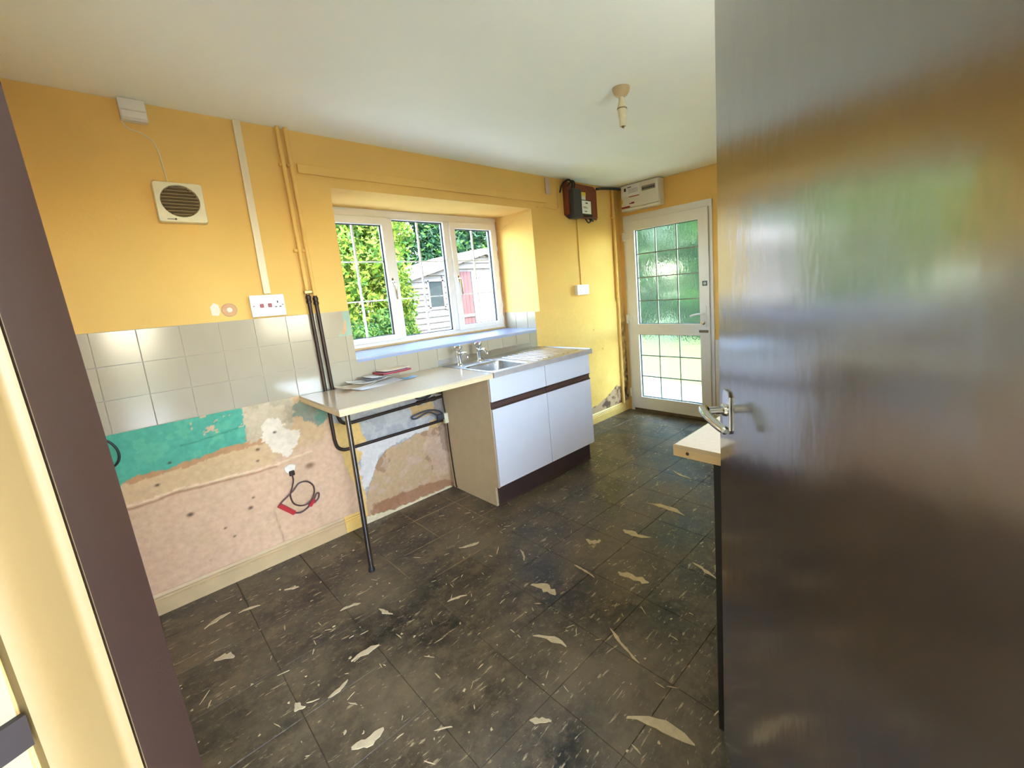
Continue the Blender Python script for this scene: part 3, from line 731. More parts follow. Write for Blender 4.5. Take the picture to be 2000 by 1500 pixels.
# ------------------------------------------------------------------ open inner door (dark brown gloss)
def make_brown_door():
    Fp = Vector((-2.852, -2.262, 0)); e = Vector((0.766, 0.643, 0)).normalized(); n = Vector((-0.643, 0.766, 0)).normalized(); L = 0.83
    lean = 0.016
    def P(s, o, z): 
        p = Fp + e*s + n*o + Vector((0, 0, z)); p += e*(-(z-1.0)*lean); return p
    D = thing('door_2', 'dark brown gloss inner door standing open on the right', 'door', tuple(Fp-e*L)); del D['category']; D['kind'] = 'structure'
    bm = new_bm()
    prism(bm, [(-L, -0.04), (0, -0.04), (0, 0), (-L, 0)], lambda a, b, h: P(a, b, h), 0.008, 2.0)
    bmesh.ops.bevel(bm, geom=bm.edges[:], offset=0.002, segments=2, profile=0.5, affect='EDGES')
    obj('door_slab', bm, M['brown_gloss'], D, True)
    # lever handle on a shaped backplate
    bm = new_bm()
    pl = [(-0.085, 1.005), (-0.045, 1.005), (-0.040, 1.015), (-0.040, 1.095), (-0.050, 1.108), (-0.080, 1.108), (-0.090, 1.095), (-0.090, 1.015)]
    prism(bm, pl, lambda a, b, h: P(a, h, b), 0.0, 0.006)
    bmesh.ops.bevel(bm, geom=bm.edges[:], offset=0.0018, segments=2, profile=0.5, affect='EDGES')
    hp = obj('handle_plate', bm, M['chrome'], D, True)
    bm = new_bm()
    tube(bm, [P(-0.062, 0.004, 1.06), P(-0.062, 0.012, 1.06), P(-0.062, 0.014, 1.06), P(-0.062, 0.045, 1.06)], [0.017, 0.015, 0.010, 0.010], 14)
    path = catmull([P(-0.050, 0.054, 1.062), P(-0.062, 0.056, 1.060), P(-0.085, 0.056, 1.057), P(-0.115, 0.052, 1.052), P(-0.150, 0.044, 1.046), P(-0.170, 0.038, 1.044)], 5)
    nn = len(path); tube(bm, path, [0.006]+[0.012-0.003*k/nn for k in range(nn-2)]+[0.005], 12)
    obj('lever', bm, M['chrome'], hp, True)
    for zz in (0.25, 1.75):
        bm = new_bm(); tube(bm, [P(-L-0.006, 0.004, zz-0.05), P(-L-0.006, 0.004, zz+0.05)], 0.006, 8); obj('hinge', bm, M['brass'], D, True)
    return D
make_brown_door()

# ------------------------------------------------------------------ sink unit
def make_sink_unit():
    X0, X1 = -2.315, -1.340; yf = -0.585
    U = thing('sink_unit', 'white kitchen sink base unit with brown handle rail and plinth', 'cabinet', ((X0+X1)/2, -0.3, 0))
    bm = new_bm()
    for a, b in ((X0, X0+0.016), (X1-0.016, X1)):
        prism(bm, [(-0.022, 0.0), (-0.53, 0.0), (-0.53, 0.135), (-0.567, 0.135), (-0.567, 0.862), (-0.012, 0.862), (-0.012, 0.11), (-0.022, 0.11)], lambda p, q, h: (h, p, q), a, b)
    box(bm, X0+0.016, X1-0.016, -0.56, -0.012, 0.150, 0.166); box(bm, X0+0.016, X1-0.016, -0.016, -0.006, 0.15, 0.70)
    obj('carcass', bm, M['carcass'], U)
    xm = (X0+X1)/2
    for a, b in ((X0+0.002, xm-0.002), (xm+0.002, X1-0.002)):
        bm = new_bm(); box(bm, a, b, yf, yf+0.017, 0.712, 0.862, 0.0015); obj('drawer_front', bm, M['white_front'], U, True)
        bm = new_bm(); box(bm, a, b, yf, yf+0.017, 0.148, 0.664, 0.0015); obj('cabinet_door', bm, M['white_front'], U, True)
        bm = new_bm(); prism(bm, [(yf+0.017, 0.664), (yf-0.001, 0.664), (yf-0.001, 0.671), (yf+0.010, 0.675), (yf+0.012, 0.700), (yf+0.002, 0.708), (yf+0.002, 0.712), (yf+0.017, 0.712)], lambda p, q, h: (h, p, q), a, b); obj('handle_rail', bm, M['brown_rail'], U)
    bm = new_bm(); box(bm, X0+0.017, X1-0.017, -0.545, -0.53, 0.003, 0.146, 0.001); obj('plinth', bm, M['plinth'], U)
    bm = new_bm(); box(bm, X0+0.016, X1-0.016, -0.5485, -0.545, 0.003, 0.012); obj('plinth_seal', bm, M['brown_rail'], U)
    bm = new_bm(); box(bm, xm-0.012, xm+0.012, yf-0.004, yf+0.012, 0.699, 0.710, 0.002); obj('catch', bm, M['dull_chrome'], U)
    return U
make_sink_unit()

def rrect(cx, cy, w, h, r, n=7):
    pts = []
    for (sx, sy, a0) in ((1, 1, 0), (-1, 1, 90), (-1, -1, 180), (1, -1, 270)):
        for k in range(n+1):
            a = math.radians(a0+90*k/n); pts.append((cx+sx*(w/2-r)+r*math.cos(a), cy+sy*(h/2-r)+r*math.sin(a)))
    return pts
def make_sink():
    X0, X1, Y0, Y1, Z = -2.296, -1.332, -0.605, -0.006, 0.902
    S = thing('sink', 'stainless steel single bowl sink top with ribbed drainer', 'sink', ((X0+X1)/2, -0.3, 0.862))
    bm = new_bm()
    outer = [bm.verts.new((x, y, Z)) for x, y in ((X0, Y0), (X1, Y0), (X1, Y1), (X0, Y1))]
    cx, cy, bw, bh = -2.105, -0.395, 0.335, 0.345
    rim = [bm.verts.new((x, y, Z)) for x, y in rrect(cx, cy, bw, bh, 0.06)]
    eds = [bm.edges.new((outer[i], outer[(i+1) % 4])) for i in range(4)]+[bm.edges.new((rim[i], rim[(i+1) % len(rim)])) for i in range(len(rim))]
    bmesh.ops.triangle_fill(bm, use_beauty=True, use_dissolve=False, edges=eds)
    prev = rim
    for (dw, dz, r) in ((0.010, 0.004, 0.058), (0.016, 0.014, 0.056), (0.03, 0.11, 0.055), (0.05, 0.135, 0.05), (0.10, 0.150, 0.045), (0.24, 0.156, 0.02)):
        ring = [bm.verts.new((x, y, Z-dz)) for x, y in rrect(cx, cy, bw-dw, bh-dw, r)]
        for i in range(len(ring)): bm.faces.new((prev[i], prev[(i+1) % len(ring)], ring[(i+1) % len(ring)], ring[i]))
        prev = ring
    bm.faces.new(prev)
    obj('basin', bm, M['steel'], S, True)
    bm = new_bm(); prism(bm, [(Y0, Z-0.002), (Y0-0.006, Z+0.001), (Y0-0.010, Z-0.004), (Y0-0.010, Z-0.034), (Y0, Z-0.034)], lambda p, q, h: (h, p, q), X0, X1); obj('front_edge', bm, M['steel_edge'], S)
    bm = new_bm(); prism(bm, [(Y0, Z-0.036), (-0.012, Z-0.036), (-0.012, Z-0.010), (Y0, Z-0.010)], lambda p, q, h: (h, p, q), X1-0.006, X1); box(bm, X1-0.012, X1, Y0, Y1-0.09, Z, Z+0.006, 0.002); obj('end_edge', bm, M['steel'], S)
    bm = new_bm(); prism(bm, [(Y1, Z), (Y1-0.012, Z), (Y1-0.004, Z+0.012), (Y1-0.003, Z+0.045), (Y1+0.002, Z+0.047), (Y1+0.002, Z)], lambda p, q, h: (h, p, q), X0-0.02, -1.40); obj('upstand', bm, M['steel'], S)
    for k in range(9):
        x = -1.86+k*0.055
        bm = new_bm(); y0, y1 = -0.565+0.004*k, -0.175
        n = 10; A_ = []; 
        pr = [(-0.012, 0), (-0.008, 0.0025), (0, 0.0038), (0.008, 0.0025), (0.012, 0)]
        prism(bm, pr, lambda a, b, h: (x+a, h, Z+b), y0, y1); obj('drainer_rib', bm, M['steel'], S, True)
    bm = new_bm(); lathe(bm, [(0.030, 0.0), (0.032, 0.003), (0.024, 0.004), (0.018, 0.001), (0.0, 0.001)], Matrix.Translation((cx, cy, Z-0.156)), 20); obj('waste', bm, M['black'], S, True)
    bm = new_bm(); lathe(bm, [(0.012, 0), (0.012, 0.004), (0, 0.004)], Matrix.Translation((cx-0.04, -0.236, Z-0.055)) @ Matrix.Rotation(math.pi/2, 4, 'X'), 14); obj('overflow', bm, M['black'], S)
    return S
make_sink()

def make_tap(x, name_label, cap):
    y, z = -0.135, 0.902
    t = thing('tap', name_label, 'tap', (x, y, z), 'pillar taps at the sink')
    bm = new_bm(); lathe(bm, [(0.024, 0), (0.024, 0.004), (0.016, 0.010), (0.012, 0.02), (0.0125, 0.055), (0.016, 0.068), (0.017, 0.088), (0.012, 0.098), (0.010, 0.104)], Matrix.Translation((x, y, z)), 18); obj('tap_body', bm, M['chrome'], t, True)
    bm = new_bm(); tube(bm, catmull([(x, y-0.005, z+0.077), (x, y-0.04, z+0.090), (x, y-0.075, z+0.088), (x, y-0.095, z+0.072), (x, y-0.098, z+0.060)], 5), 0.0105, 12); obj('spout', bm, M['chrome'], t, True)
    bm = new_bm(); prof = [(0.012, 0.0), (0.023, 0.010), (0.028, 0.020), (0.029, 0.032), (0.024, 0.040), (0.0, 0.042)]
    m = Matrix.Translation((x, y, z+0.100)); lathe(bm, prof, m, 24)
    for v in bm.verts:      # fluted head
        d = Vector((v.co.x-x, v.co.y-y, 0))
        if d.length > 0.02:
            a = math.atan2(d.y, d.x); k = 1+0.10*math.cos(a*4); v.co.x = x+d.x*k; v.co.y = y+d.y*k
    hd = obj('tap_head', bm, M['chrome'], t, True)
    bm = new_bm(); lathe(bm, [(0.010, 0), (0.010, 0.003), (0, 0.004)], Matrix.Translation((x, y, z+0.1415)), 14); obj('tap_cap', bm, cap, hd, True)
    return t
make_tap(-2.215, 'chrome pillar tap with fluted head, nearer the papers', M['paper_blue'])
make_tap(-2.045, 'chrome pillar tap with red capped head, nearer the drainer', M['red'])
bm = new_bm(); tube(bm, catmull([(-2.01, -0.10, 0.925), (-2.005, -0.15, 0.909), (-2.00, -0.20, 0.908), (-1.992, -0.235, 0.904), (-1.994, -0.252, 0.87), (-2.03, -0.29, 0.80), (-2.06, -0.34, 0.757)], 6), 0.0025, 6)
ch = obj('plug_chain', bm, M['dull_chrome'], None, True); tag(ch, 'thin plug chain hanging into the sink bowl', 'chain')
bm = new_bm(); lathe(bm, [(0.019, 0), (0.022, 0.006), (0.020, 0.010), (0.006, 0.012), (0.0, 0.016)], Matrix.Translation((-2.06, -0.345, 0.7465)), 18); obj('plug', bm, M['black'], ch, True)

# ------------------------------------------------------------------ worktops
def worktop(name, label, x0, x1, y0, y1, z0, z1, front_neg=True, notch=None):
    Wt = thing(name, label, 'worktop', ((x0+x1)/2, (y0+y1)/2, z0))
    bm = new_bm(); bm2 = new_bm(); r = 0.008
    segs = [(x0, x1, y1)] if not notch else [(x0, notch[0], y1), (notch[0], notch[1], notch[2]), (notch[1], x1, y1)]
    for xa, xb, yb in segs:
        if front_neg: pr = [(yb, z1), (y0+r, z1), (y0+0.002, z1-0.003), (y0, z1-r), (y0, z1-0.012), (yb, z1-0.012)]
        else: pr = [(y0, z1), (yb-r, z1), (yb-0.002, z1-0.003), (yb, z1-r), (yb, z1-0.012), (y0, z1-0.012)]
        prism(bm, pr, lambda p, q, h: (h, p, q), xa, xb)
        box(bm2, xa+(0.0005 if xa == x0 else 0), xb-(0.0005 if xb == x1 else 0), y0+0.0005, yb-0.0005, z0, z1-0.0118)
    obj('laminate_top', bm, M['laminate'], Wt); obj('board_edge', bm2, M['laminate_edge'], Wt)
    return Wt
wt = worktop('worktop', 'cream laminate worktop joined to the sink unit', -3.212, -2.298, -0.606, -0.010, 0.866, 0.900, True, (-3.100, -3.020, -0.037))
bm = new_bm(); tube(bm, [(-3.150, -0.520, 0.005), (-3.150, -0.520, 0.860)], 0.0125, 16)
lg = obj('leg', bm, M['dull_chrome'], wt, True)
bm = new_bm(); lathe(bm, [(0.035, 0.0), (0.035, 0.003), (0.015, 0.005), (0.0145, 0.02)], Matrix.Translation((-3.150, -0.520, 0.866)) @ Matrix.Rotation(math.pi, 4, 'X'), 18); obj('leg_flange', bm, M['dull_chrome'], lg, True)
bm = new_bm(); lathe(bm, [(0.017, 0.0), (0.017, 0.012), (0.0145, 0.016)], Matrix.Translation((-3.150, -0.520, 0.0)), 16); obj('leg_foot', bm, M['black'], lg, True)
bm = new_bm(); box(bm, -3.015, -2.335, -0.035, -0.010, 0.835, 0.866); obj('wall_batten', bm, M['carcass'], wt)

w2 = worktop('worktop', 'bare cream worktop end showing beside the open brown door', -2.798, -0.95, -2.80, -2.096, 0.864, 0.900, False)
for lx, ly in ((-2.785, -2.230), (-2.70, -2.72), (-1.0, -2.15), (-1.0, -2.72), (-1.9, -2.15)):
    bm = new_bm(); box(bm, lx-0.0125, lx+0.0125, ly-0.0125, ly+0.0125, 0.0, 0.864, 0.002); obj('leg', bm, M['rubber'], w2)
bm = new_bm(); lathe(bm, [(0.005, 0), (0.005, 0.001), (0, 0.001)], Matrix.Translation((-2.7985, -2.142, 0.878)) @ Matrix.Rotation(-math.pi/2, 4, 'Y'), 10); obj('screw_hole', bm, M['ink'], w2)

# ------------------------------------------------------------------ post and leaflets on the worktop
def sheet(name, label, cat, cx, cy, z, w_, h_, rot, mat, th=0.0012, curl=0.004, seed=0, group='post on the worktop'):
    bm = new_bm(); n, m = 8, 5; rr = random.Random(seed)
    c, s = math.cos(rot), math.sin(rot); top = []; bot = []
    for j in range(m+1):
        for i in range(n+1):
            u = i/n-0.5; v = j/m-0.5
            lift = curl*(abs(2*u)**3+0.6*abs(2*v)**3*(1 if v > 0 else 0.3))
            x, y = u*w_, v*h_
            X, Y = cx+c*x-s*y, cy+s*x+c*y
            top.append(bm.verts.new((X, Y, z+lift+th))); bot.append(bm.verts.new((X, Y, z+lift)))
    I = lambda i, j: j*(n+1)+i
    for j in range(m):
        for i in range(n):
            bm.faces.new((top[I(i, j)], top[I(i+1, j)], top[I(i+1, j+1)], top[I(i, j+1)])); bm.faces.new((bot[I(i, j)], bot[I(i, j+1)], bot[I(i+1, j+1)], bot[I(i+1, j)]))
    ring = [(i, 0) for i in range(n)]+[(n, j) for j in range(m)]+[(i, m) for i in range(n, 0, -1)]+[(0, j) for j in range(m, 0, -1)]
    for a, b in zip(ring, ring[1:]+ring[:1]): bm.faces.new((top[I(*a)], bot[I(*a)], bot[I(*b)], top[I(*b)]))
    return tag(obj(name, bm, mat, None, True), label, cat, group)
Zt = 0.9005
sheet('envelope', 'white envelope lying lowest and nearest the worktop edge', 'envelope', -2.83, -0.185, Zt, 0.30, 0.11, 0.20, M['paper'], seed=1)
sheet('envelope', 'cream envelope at the left end of the paper pile', 'envelope', -2.935, -0.115, Zt+0.003, 0.20, 0.12, 0.10, M['paper_cream'], curl=0.012, seed=2)
sheet('leaflet', 'white leaflet lying over the cream envelope in the pile', 'leaflet', -2.86, -0.10, Zt+0.0185, 0.21, 0.12, 0.12, M['paper'], curl=0.010, seed=3)
sheet('leaflet', 'dark grey leaflet under the red booklet', 'leaflet', -2.79, -0.085, Zt+0.031, 0.20, 0.12, 0.04, M['paper_grey'], curl=0.006, seed=4)
sheet('leaflet', 'white folded leaflet half under the red booklet', 'leaflet', -2.775, -0.105, Zt+0.039, 0.18, 0.11, 0.10, M['paper'], curl=0.004, seed=5)
sheet('booklet', 'red edged booklet on top of the paper pile', 'booklet', -2.70, -0.105, Zt+0.045, 0.19, 0.13, 0.10, M['paper_red'], th=0.010, curl=0.002, seed=6)
sheet('leaflet', 'cream sheet curling on top of the red booklet', 'leaflet', -2.685, -0.085, Zt+0.058, 0.18, 0.10, 0.12, M['paper_cream'], curl=0.004, seed=7)
sheet('card', 'small blue card beside the red booklet', 'card', -2.64, -0.195, Zt+0.004, 0.10, 0.05, 0.15, M['paper_blue'], curl=0.002, seed=8)

# ------------------------------------------------------------------ pipes
def pipe(name, label, pts_up, pts_down, clipz, xz):
    P_ = thing(name, label, 'pipe', (xz, -0.02, 0.5), 'heating pipes left of the window')
    bm = new_bm(); tube(bm, pts_up, 0.0105, 10); obj('painted_length', bm, M['yellow'], P_, True)
    bm = new_bm(); tube(bm, pts_down, 0.0105, 10); obj('bare_length', bm, M['copper_dark'], P_, True)
    bm = new_bm(); lathe(bm, [(0.0105, -0.022), (0.014, -0.02), (0.0145, -0.006), (0.0125, -0.004), (0.0125, 0.004), (0.0145, 0.006), (0.014, 0.02), (0.0105, 0.022)], Matrix.Translation((pts_down[0][0], pts_down[0][1], clipz)), 14); obj('coupling', bm, M['copper_dark'], P_, True)
    for zz in (1.70, 2.15):
        bm = new_bm(); box(bm, pts_up[0][0]-0.016, pts_up[0][0]+0.016, -0.026, -0.001, zz-0.008, zz+0.008, 0.003); obj('pipe_clip', bm, M['yellow'], P_)
    return P_
yp = -0.024
pa = pipe('pipe', 'left hand tarnished pipe bending along the wall at the lower level',
     [(-3.100, yp, ZC), (-3.085, yp, 1.46)],
     [(-3.085, yp, 1.46), (-3.072, yp, 0.62)] + catmull([(-3.072, yp, 0.60), (-3.062, yp, 0.55), (-3.03, yp, 0.524), (-2.99, yp, 0.520)], 5) + [(-2.322, yp, 0.518)], 1.43, -3.08)
pb = pipe('pipe', 'right hand tarnished pipe bending along the wall at the higher level',
     [(-3.062, yp, ZC), (-3.049, yp, 1.45)],
     [(-3.049, yp, 1.45), (-3.035, yp, 0.76)] + catmull([(-3.034, yp, 0.74), (-3.02, yp, 0.70), (-2.99, yp, 0.678), (-2.95, yp, 0.675)], 5) + [(-2.322, yp, 0.690)], 1.42, -3.04)
bm = new_bm(); box(bm, -3.104, -3.062, -0.040, -0.012, 1.462, 1.482, 0.004); obj('brass_clip', bm, M['brass'], pa)
# valves and loose wires where the pipes meet the sink unit
V = thing('stop_valve', 'corroded stop valve on the higher pipe under the worktop', 'valve', (-2.45, yp, 0.69))
bm = new_bm(); tube(bm, [(-2.52, yp, 0.687), (-2.50, yp, 0.687), (-2.49, yp, 0.687), (-2.42, yp, 0.689), (-2.41, yp, 0.689), (-2.38, yp, 0.690)], [0.016, 0.016, 0.012, 0.012, 0.016, 0.016], 10); obj('valve_body', bm, M['copper_dark'], V, True)
bm = new_bm(); tube(bm, [(-2.455, yp, 0.69), (-2.455, yp-0.03, 0.72), (-2.455, yp-0.045, 0.735)], [0.008, 0.007, 0.014], 10); obj('valve_tap', bm, M['darkgrey'], V, True)
bm = new_bm(); tube(bm, catmull([(-2.60, yp-.018, 0.735), (-2.56, yp-.018, 0.75), (-2.52, yp-.018, 0.72), (-2.46, yp-.03, 0.715), (-2.40, yp-.018, 0.735), (-2.34, yp-.018, 0.72)], 6), 0.006, 7); tag(obj('cable', bm, M['black'], None, True), 'black cable slung along the higher pipe under the worktop', 'cable')
J = thing('cable_end', 'looped grey cable and connector beside the sink unit panel', 'cable', (-2.36, -0.05, 0.56))
bm = new_bm(); tube(bm, catmull([(-2.335, -0.05, 0.55), (-2.38, -0.05, 0.60), (-2.46, -0.05, 0.625), (-2.56, -0.045, 0.615), (-2.58, -0.04, 0.600), (-2.55, -0.045, 0.590), (-2.46, -0.05, 0.610), (-2.40, -0.05, 0.575), (-2.35, -0.05, 0.535)], 6), 0.006, 7); obj('flex', bm, M['darkgrey'], J, True)
bm = new_bm(); box(bm, -2.349, -2.318, -0.068, -0.040, 0.50, 0.575, 0.006); obj('connector', bm, M['old_plastic'], J, True)
bm = new_bm(); box(bm, -2.40, -2.342, -0.060, -0.038, 0.530, 0.575, 0.008); obj('joint_sleeve', bm, M['darkgrey'], J, True)
bm = new_bm(); tube(bm, catmull([(-2.326, -0.034, 0.82), (-2.328, -0.036, 0.66), (-2.326, -0.05, 0.52), (-2.324, -0.05, 0.30), (-2.321, -0.06, 0.05), (-2.320, -0.07, 0.008)], 5), 0.005, 7); tag(obj('cable', bm, M['copper_dark'], None, True), 'brown cable running down the sink unit side panel', 'cable')

bm = new_bm(); tube(bm, [(-0.125, -0.020, 0.10), (-0.118, -0.020, ZC)], 0.017, 12)
cp = obj('pipe', bm, M['yellow'], None, True); tag(cp, 'yellow painted vertical pipe in the corner by the back door', 'pipe')
for zz in (0.45, 1.25, 2.05):
    bm = new_bm(); box(bm, -0.145, -0.098, -0.030, 0.0, zz-0.008, zz+0.008, 0.003); obj('pipe_clip', bm, M['yellow'], cp)

# ------------------------------------------------------------------ wall fittings
def make_fan():
    cx, cz = -3.562, 1.912; h = 0.090
    Fn = thing('extractor_fan', 'square cream extractor fan with round louvred grille', 'fan', (cx, 0, cz))
    bm = new_bm(); out = rrect(cx, cz, 2*h, 2*h, 0.010, 3); inn = [(cx+0.072*math.cos(2*math.pi*k/32), cz+0.006+0.072*math.sin(2*math.pi*k/32)) for k in range(32)]
    back = [bm.verts.new((a, 0.0, b)) for a, b in out]; mid = [bm.verts.new((a, -0.038, b)) for a, b in out]; fr_ = [bm.verts.new((cx+(a-cx)*0.965, -0.045, cz+(b-cz)*0.965)) for a, b in out]
    n = len(out)
    for R1, R2 in ((back, mid), (mid, fr_)):
        for i in range(n): bm.faces.new((R1[i], R1[(i+1) % n], R2[(i+1) % n], R2[i]))
    rim = [bm.verts.new((a, -0.045, b)) for a, b in inn]; rim2 = [bm.verts.new((cx+(a-cx)*0.96, -0.028, cz+0.006+(b-cz-0.006)*0.96)) for a, b in inn]
    ed = []
    for L_ in (fr_, rim):
        for i in range(len(L_)):
            e_ = bm.edges.get((L_[i], L_[(i+1) % len(L_)])) or bm.edges.new((L_[i], L_[(i+1) % len(L_)])); ed.append(e_)
    bmesh.ops.triangle_fill(bm, edges=ed, use_beauty=True)
    for i in range(32): bm.faces.new((rim[i], rim[(i+1) % 32], rim2[(i+1) % 32], rim2[i]))
    obj('fan_body', bm, M['old_plastic'], Fn, False)
    bm = new_bm(); lathe(bm, [(0.0, 0.020), (0.071, 0.020), (0.071, 0.0)], Matrix.Translation((cx, 0, cz+0.006)) @ Matrix.Rotation(math.pi/2, 4, 'X'), 28); obj('fan_inside', bm, M['grille_dark'], Fn)
    for k in range(9):
        zz = cz+0.006-0.060+k*0.015; hw = math.sqrt(max(0.069**2-(zz-cz-0.006)**2, 0.0001))
        bm = new_bm(); prism(bm, [(-0.022, zz-0.006), (-0.040, zz+0.001), (-0.040, zz+0.004), (-0.022, zz-0.003)], lambda p, q, hh: (hh, p, q), cx-hw, cx+hw); obj('louvre', bm, M['grille'], Fn)
    bm = new_bm(); lathe(bm, [(0.004, 0), (0.004, 0.003), (0, 0.003)], Matrix.Translation((cx-0.030, -0.0445, cz-0.076)) @ Matrix.Rotation(math.pi/2, 4, 'X'), 10)
    box(bm, cx-0.060, cx-0.030, -0.047, -0.0445, cz-0.0775, cz-0.0750); obj('pull_slot', bm, M['grille_dark'], Fn)
make_fan()
JB = thing('junction_box', 'small white surface box under the ceiling above the fan', 'box', (-3.66, 0, 2.24))
bm = new_bm(); box(bm, -3.705, -3.615, -0.040, 0, 2.248, 2.338, 0.005); obj('box_body', bm, M['white_plastic'], JB, True)
bm = new_bm(); prism(bm, [(-0.0405, 2.252), (-0.0405, 2.292), (-0.050, 2.284), (-0.048, 2.258)], lambda p, q, h: (h, p, q), -3.700, -3.620); obj('switch_rocker', bm, M['white_plastic'], JB, True)
bm = new_bm(); tube(bm, catmull([(-3.705, -0.006, 2.26), (-3.690, -0.008, 2.225), (-3.650, -0.007, 2.210), (-3.615, -0.006, 2.185), (-3.600, -0.005, 2.14), (-3.594, -0.005, 2.07), (-3.590, -0.006, 2.00)], 6), 0.0028, 6)
tag(obj('cable', bm, M['old_plastic'], None, True), 'thin painted cable from ceiling box to extractor fan', 'cable')

TR = thing('cable_trunking', 'cream mini trunking from ceiling to cooker switch', 'trunking', (-3.277, 0, 1.47))
bm = new_bm(); box(bm, -3.292, -3.262, -0.014, 0, 1.475, ZC-0.001, 0.002); obj('trunking_base', bm, M['white_paintwood'], TR, True)
bm = new_bm(); box(bm, -3.2935, -3.2605, -0.018, -0.012, 1.476, ZC-0.002, 0.002); obj('trunking_lid', bm, M['white_paintwood'], TR, True)

def make_socket():
    S = thing('cooker_switch', 'white cooker control plate with two red switches and a socket', 'switch', (-3.287, 0, 1.358))
    bm = new_bm(); box(bm, -3.362, -3.212, -0.030, 0, 1.360, 1.466, 0.004); obj('back_box', bm, M['white_plastic'], S, True)
    bm = new_bm(); box(bm, -3.366, -3.208, -0.036, -0.030, 1.357, 1.470, 0.003); obj('face_plate', bm, M['white_plastic'], S, True)
    for x in (-3.316, -3.279):
        bm = new_bm(); box(bm, x-0.0085, x+0.0085, -0.042, -0.035, 1.404, 1.424, 0.003); obj('rocker', bm, M['switchred'], S, True)
    for (x, z, a, b) in ((-3.242, 1.430, 0.003, 0.006), (-3.252, 1.405, 0.005, 0.0025), (-3.232, 1.405, 0.005, 0.0025), (-3.352, 1.414, 0.004, 0.002), (-3.220, 1.414, 0.004, 0.002)):
        bm = new_bm(); box(bm, x-a, x+a, -0.0365, -0.0355, z-b, z+b); obj('pin_slot', bm, M['ink'], S)
make_socket()
SS = thing('double_socket', 'small white double socket on the yellow wall by the corner', 'socket', (-0.70, 0, 1.30))
bm = new_bm(); box(bm, -0.782, -0.618, -0.035, 0, 1.308, 1.398, 0.005); obj('back_box', bm, M['white_plastic'], SS, True)
bm = new_bm(); box(bm, -0.785, -0.615, -0.042, -0.035, 1.306, 1.400, 0.004); obj('face_plate', bm, M['white_plastic'], SS, True)
for x in (-0.745, -0.665):
    bm = new_bm(); box(bm, x-0.006, x+0.006, -0.045, -0.041, 1.372, 1.388, 0.001); obj('rocker', bm, M['white_plastic'], SS)
    for dx, dz in ((0, 0.010), (-0.011, -0.012), (0.011, -0.012)):
        bm = new_bm(); box(bm, x+dx-0.003, x+dx+0.003, -0.0425, -0.0415, 1.342+dz-0.003, 1.342+dz+0.003); obj('pin_slot', bm, M['ink'], SS)
bm = new_bm(); box(bm, -0.690, -0.674, -0.011, 0, 1.398, 2.02, 0.003); tag(obj('cable_trunking', bm, M['yellow'], None, True), 'yellow painted trunking from meter board down to double socket', 'trunking')

# batten above window, conduit stub, painted cable to window
bm = new_bm(); box(bm, -3.028, -1.09, -0.017, 0, 2.118, 2.168, 0.004); tag(obj('curtain_batten', bm, M['yellow'], None, True), 'yellow painted batten above the window', 'batten')
bm = new_bm(); box(bm, -1.078, -1.022, -0.016, 0, 2.195, ZC-0.012, 0.003); tag(obj('conduit_stub', bm, pmat('pale_pink_plastic', (206, 178, 160), 0.5), None, True), 'short pale pink conduit stub under the ceiling', 'conduit')
bm = new_bm(); tube(bm, catmull([(-0.905, -0.012, 2.29), (-0.925, -0.010, 2.20), (-0.93, -0.010, 2.10), (-0.96, -0.010, 2.075), (-1.05, -0.010, 2.08), (-1.13, -0.010, 2.082), (-1.20, -0.009, 2.076)], 5), 0.006, 6); tag(obj('painted_cable', bm, M['yellow'], None, True), 'yellow painted cable looping from window head to meter board', 'cable')

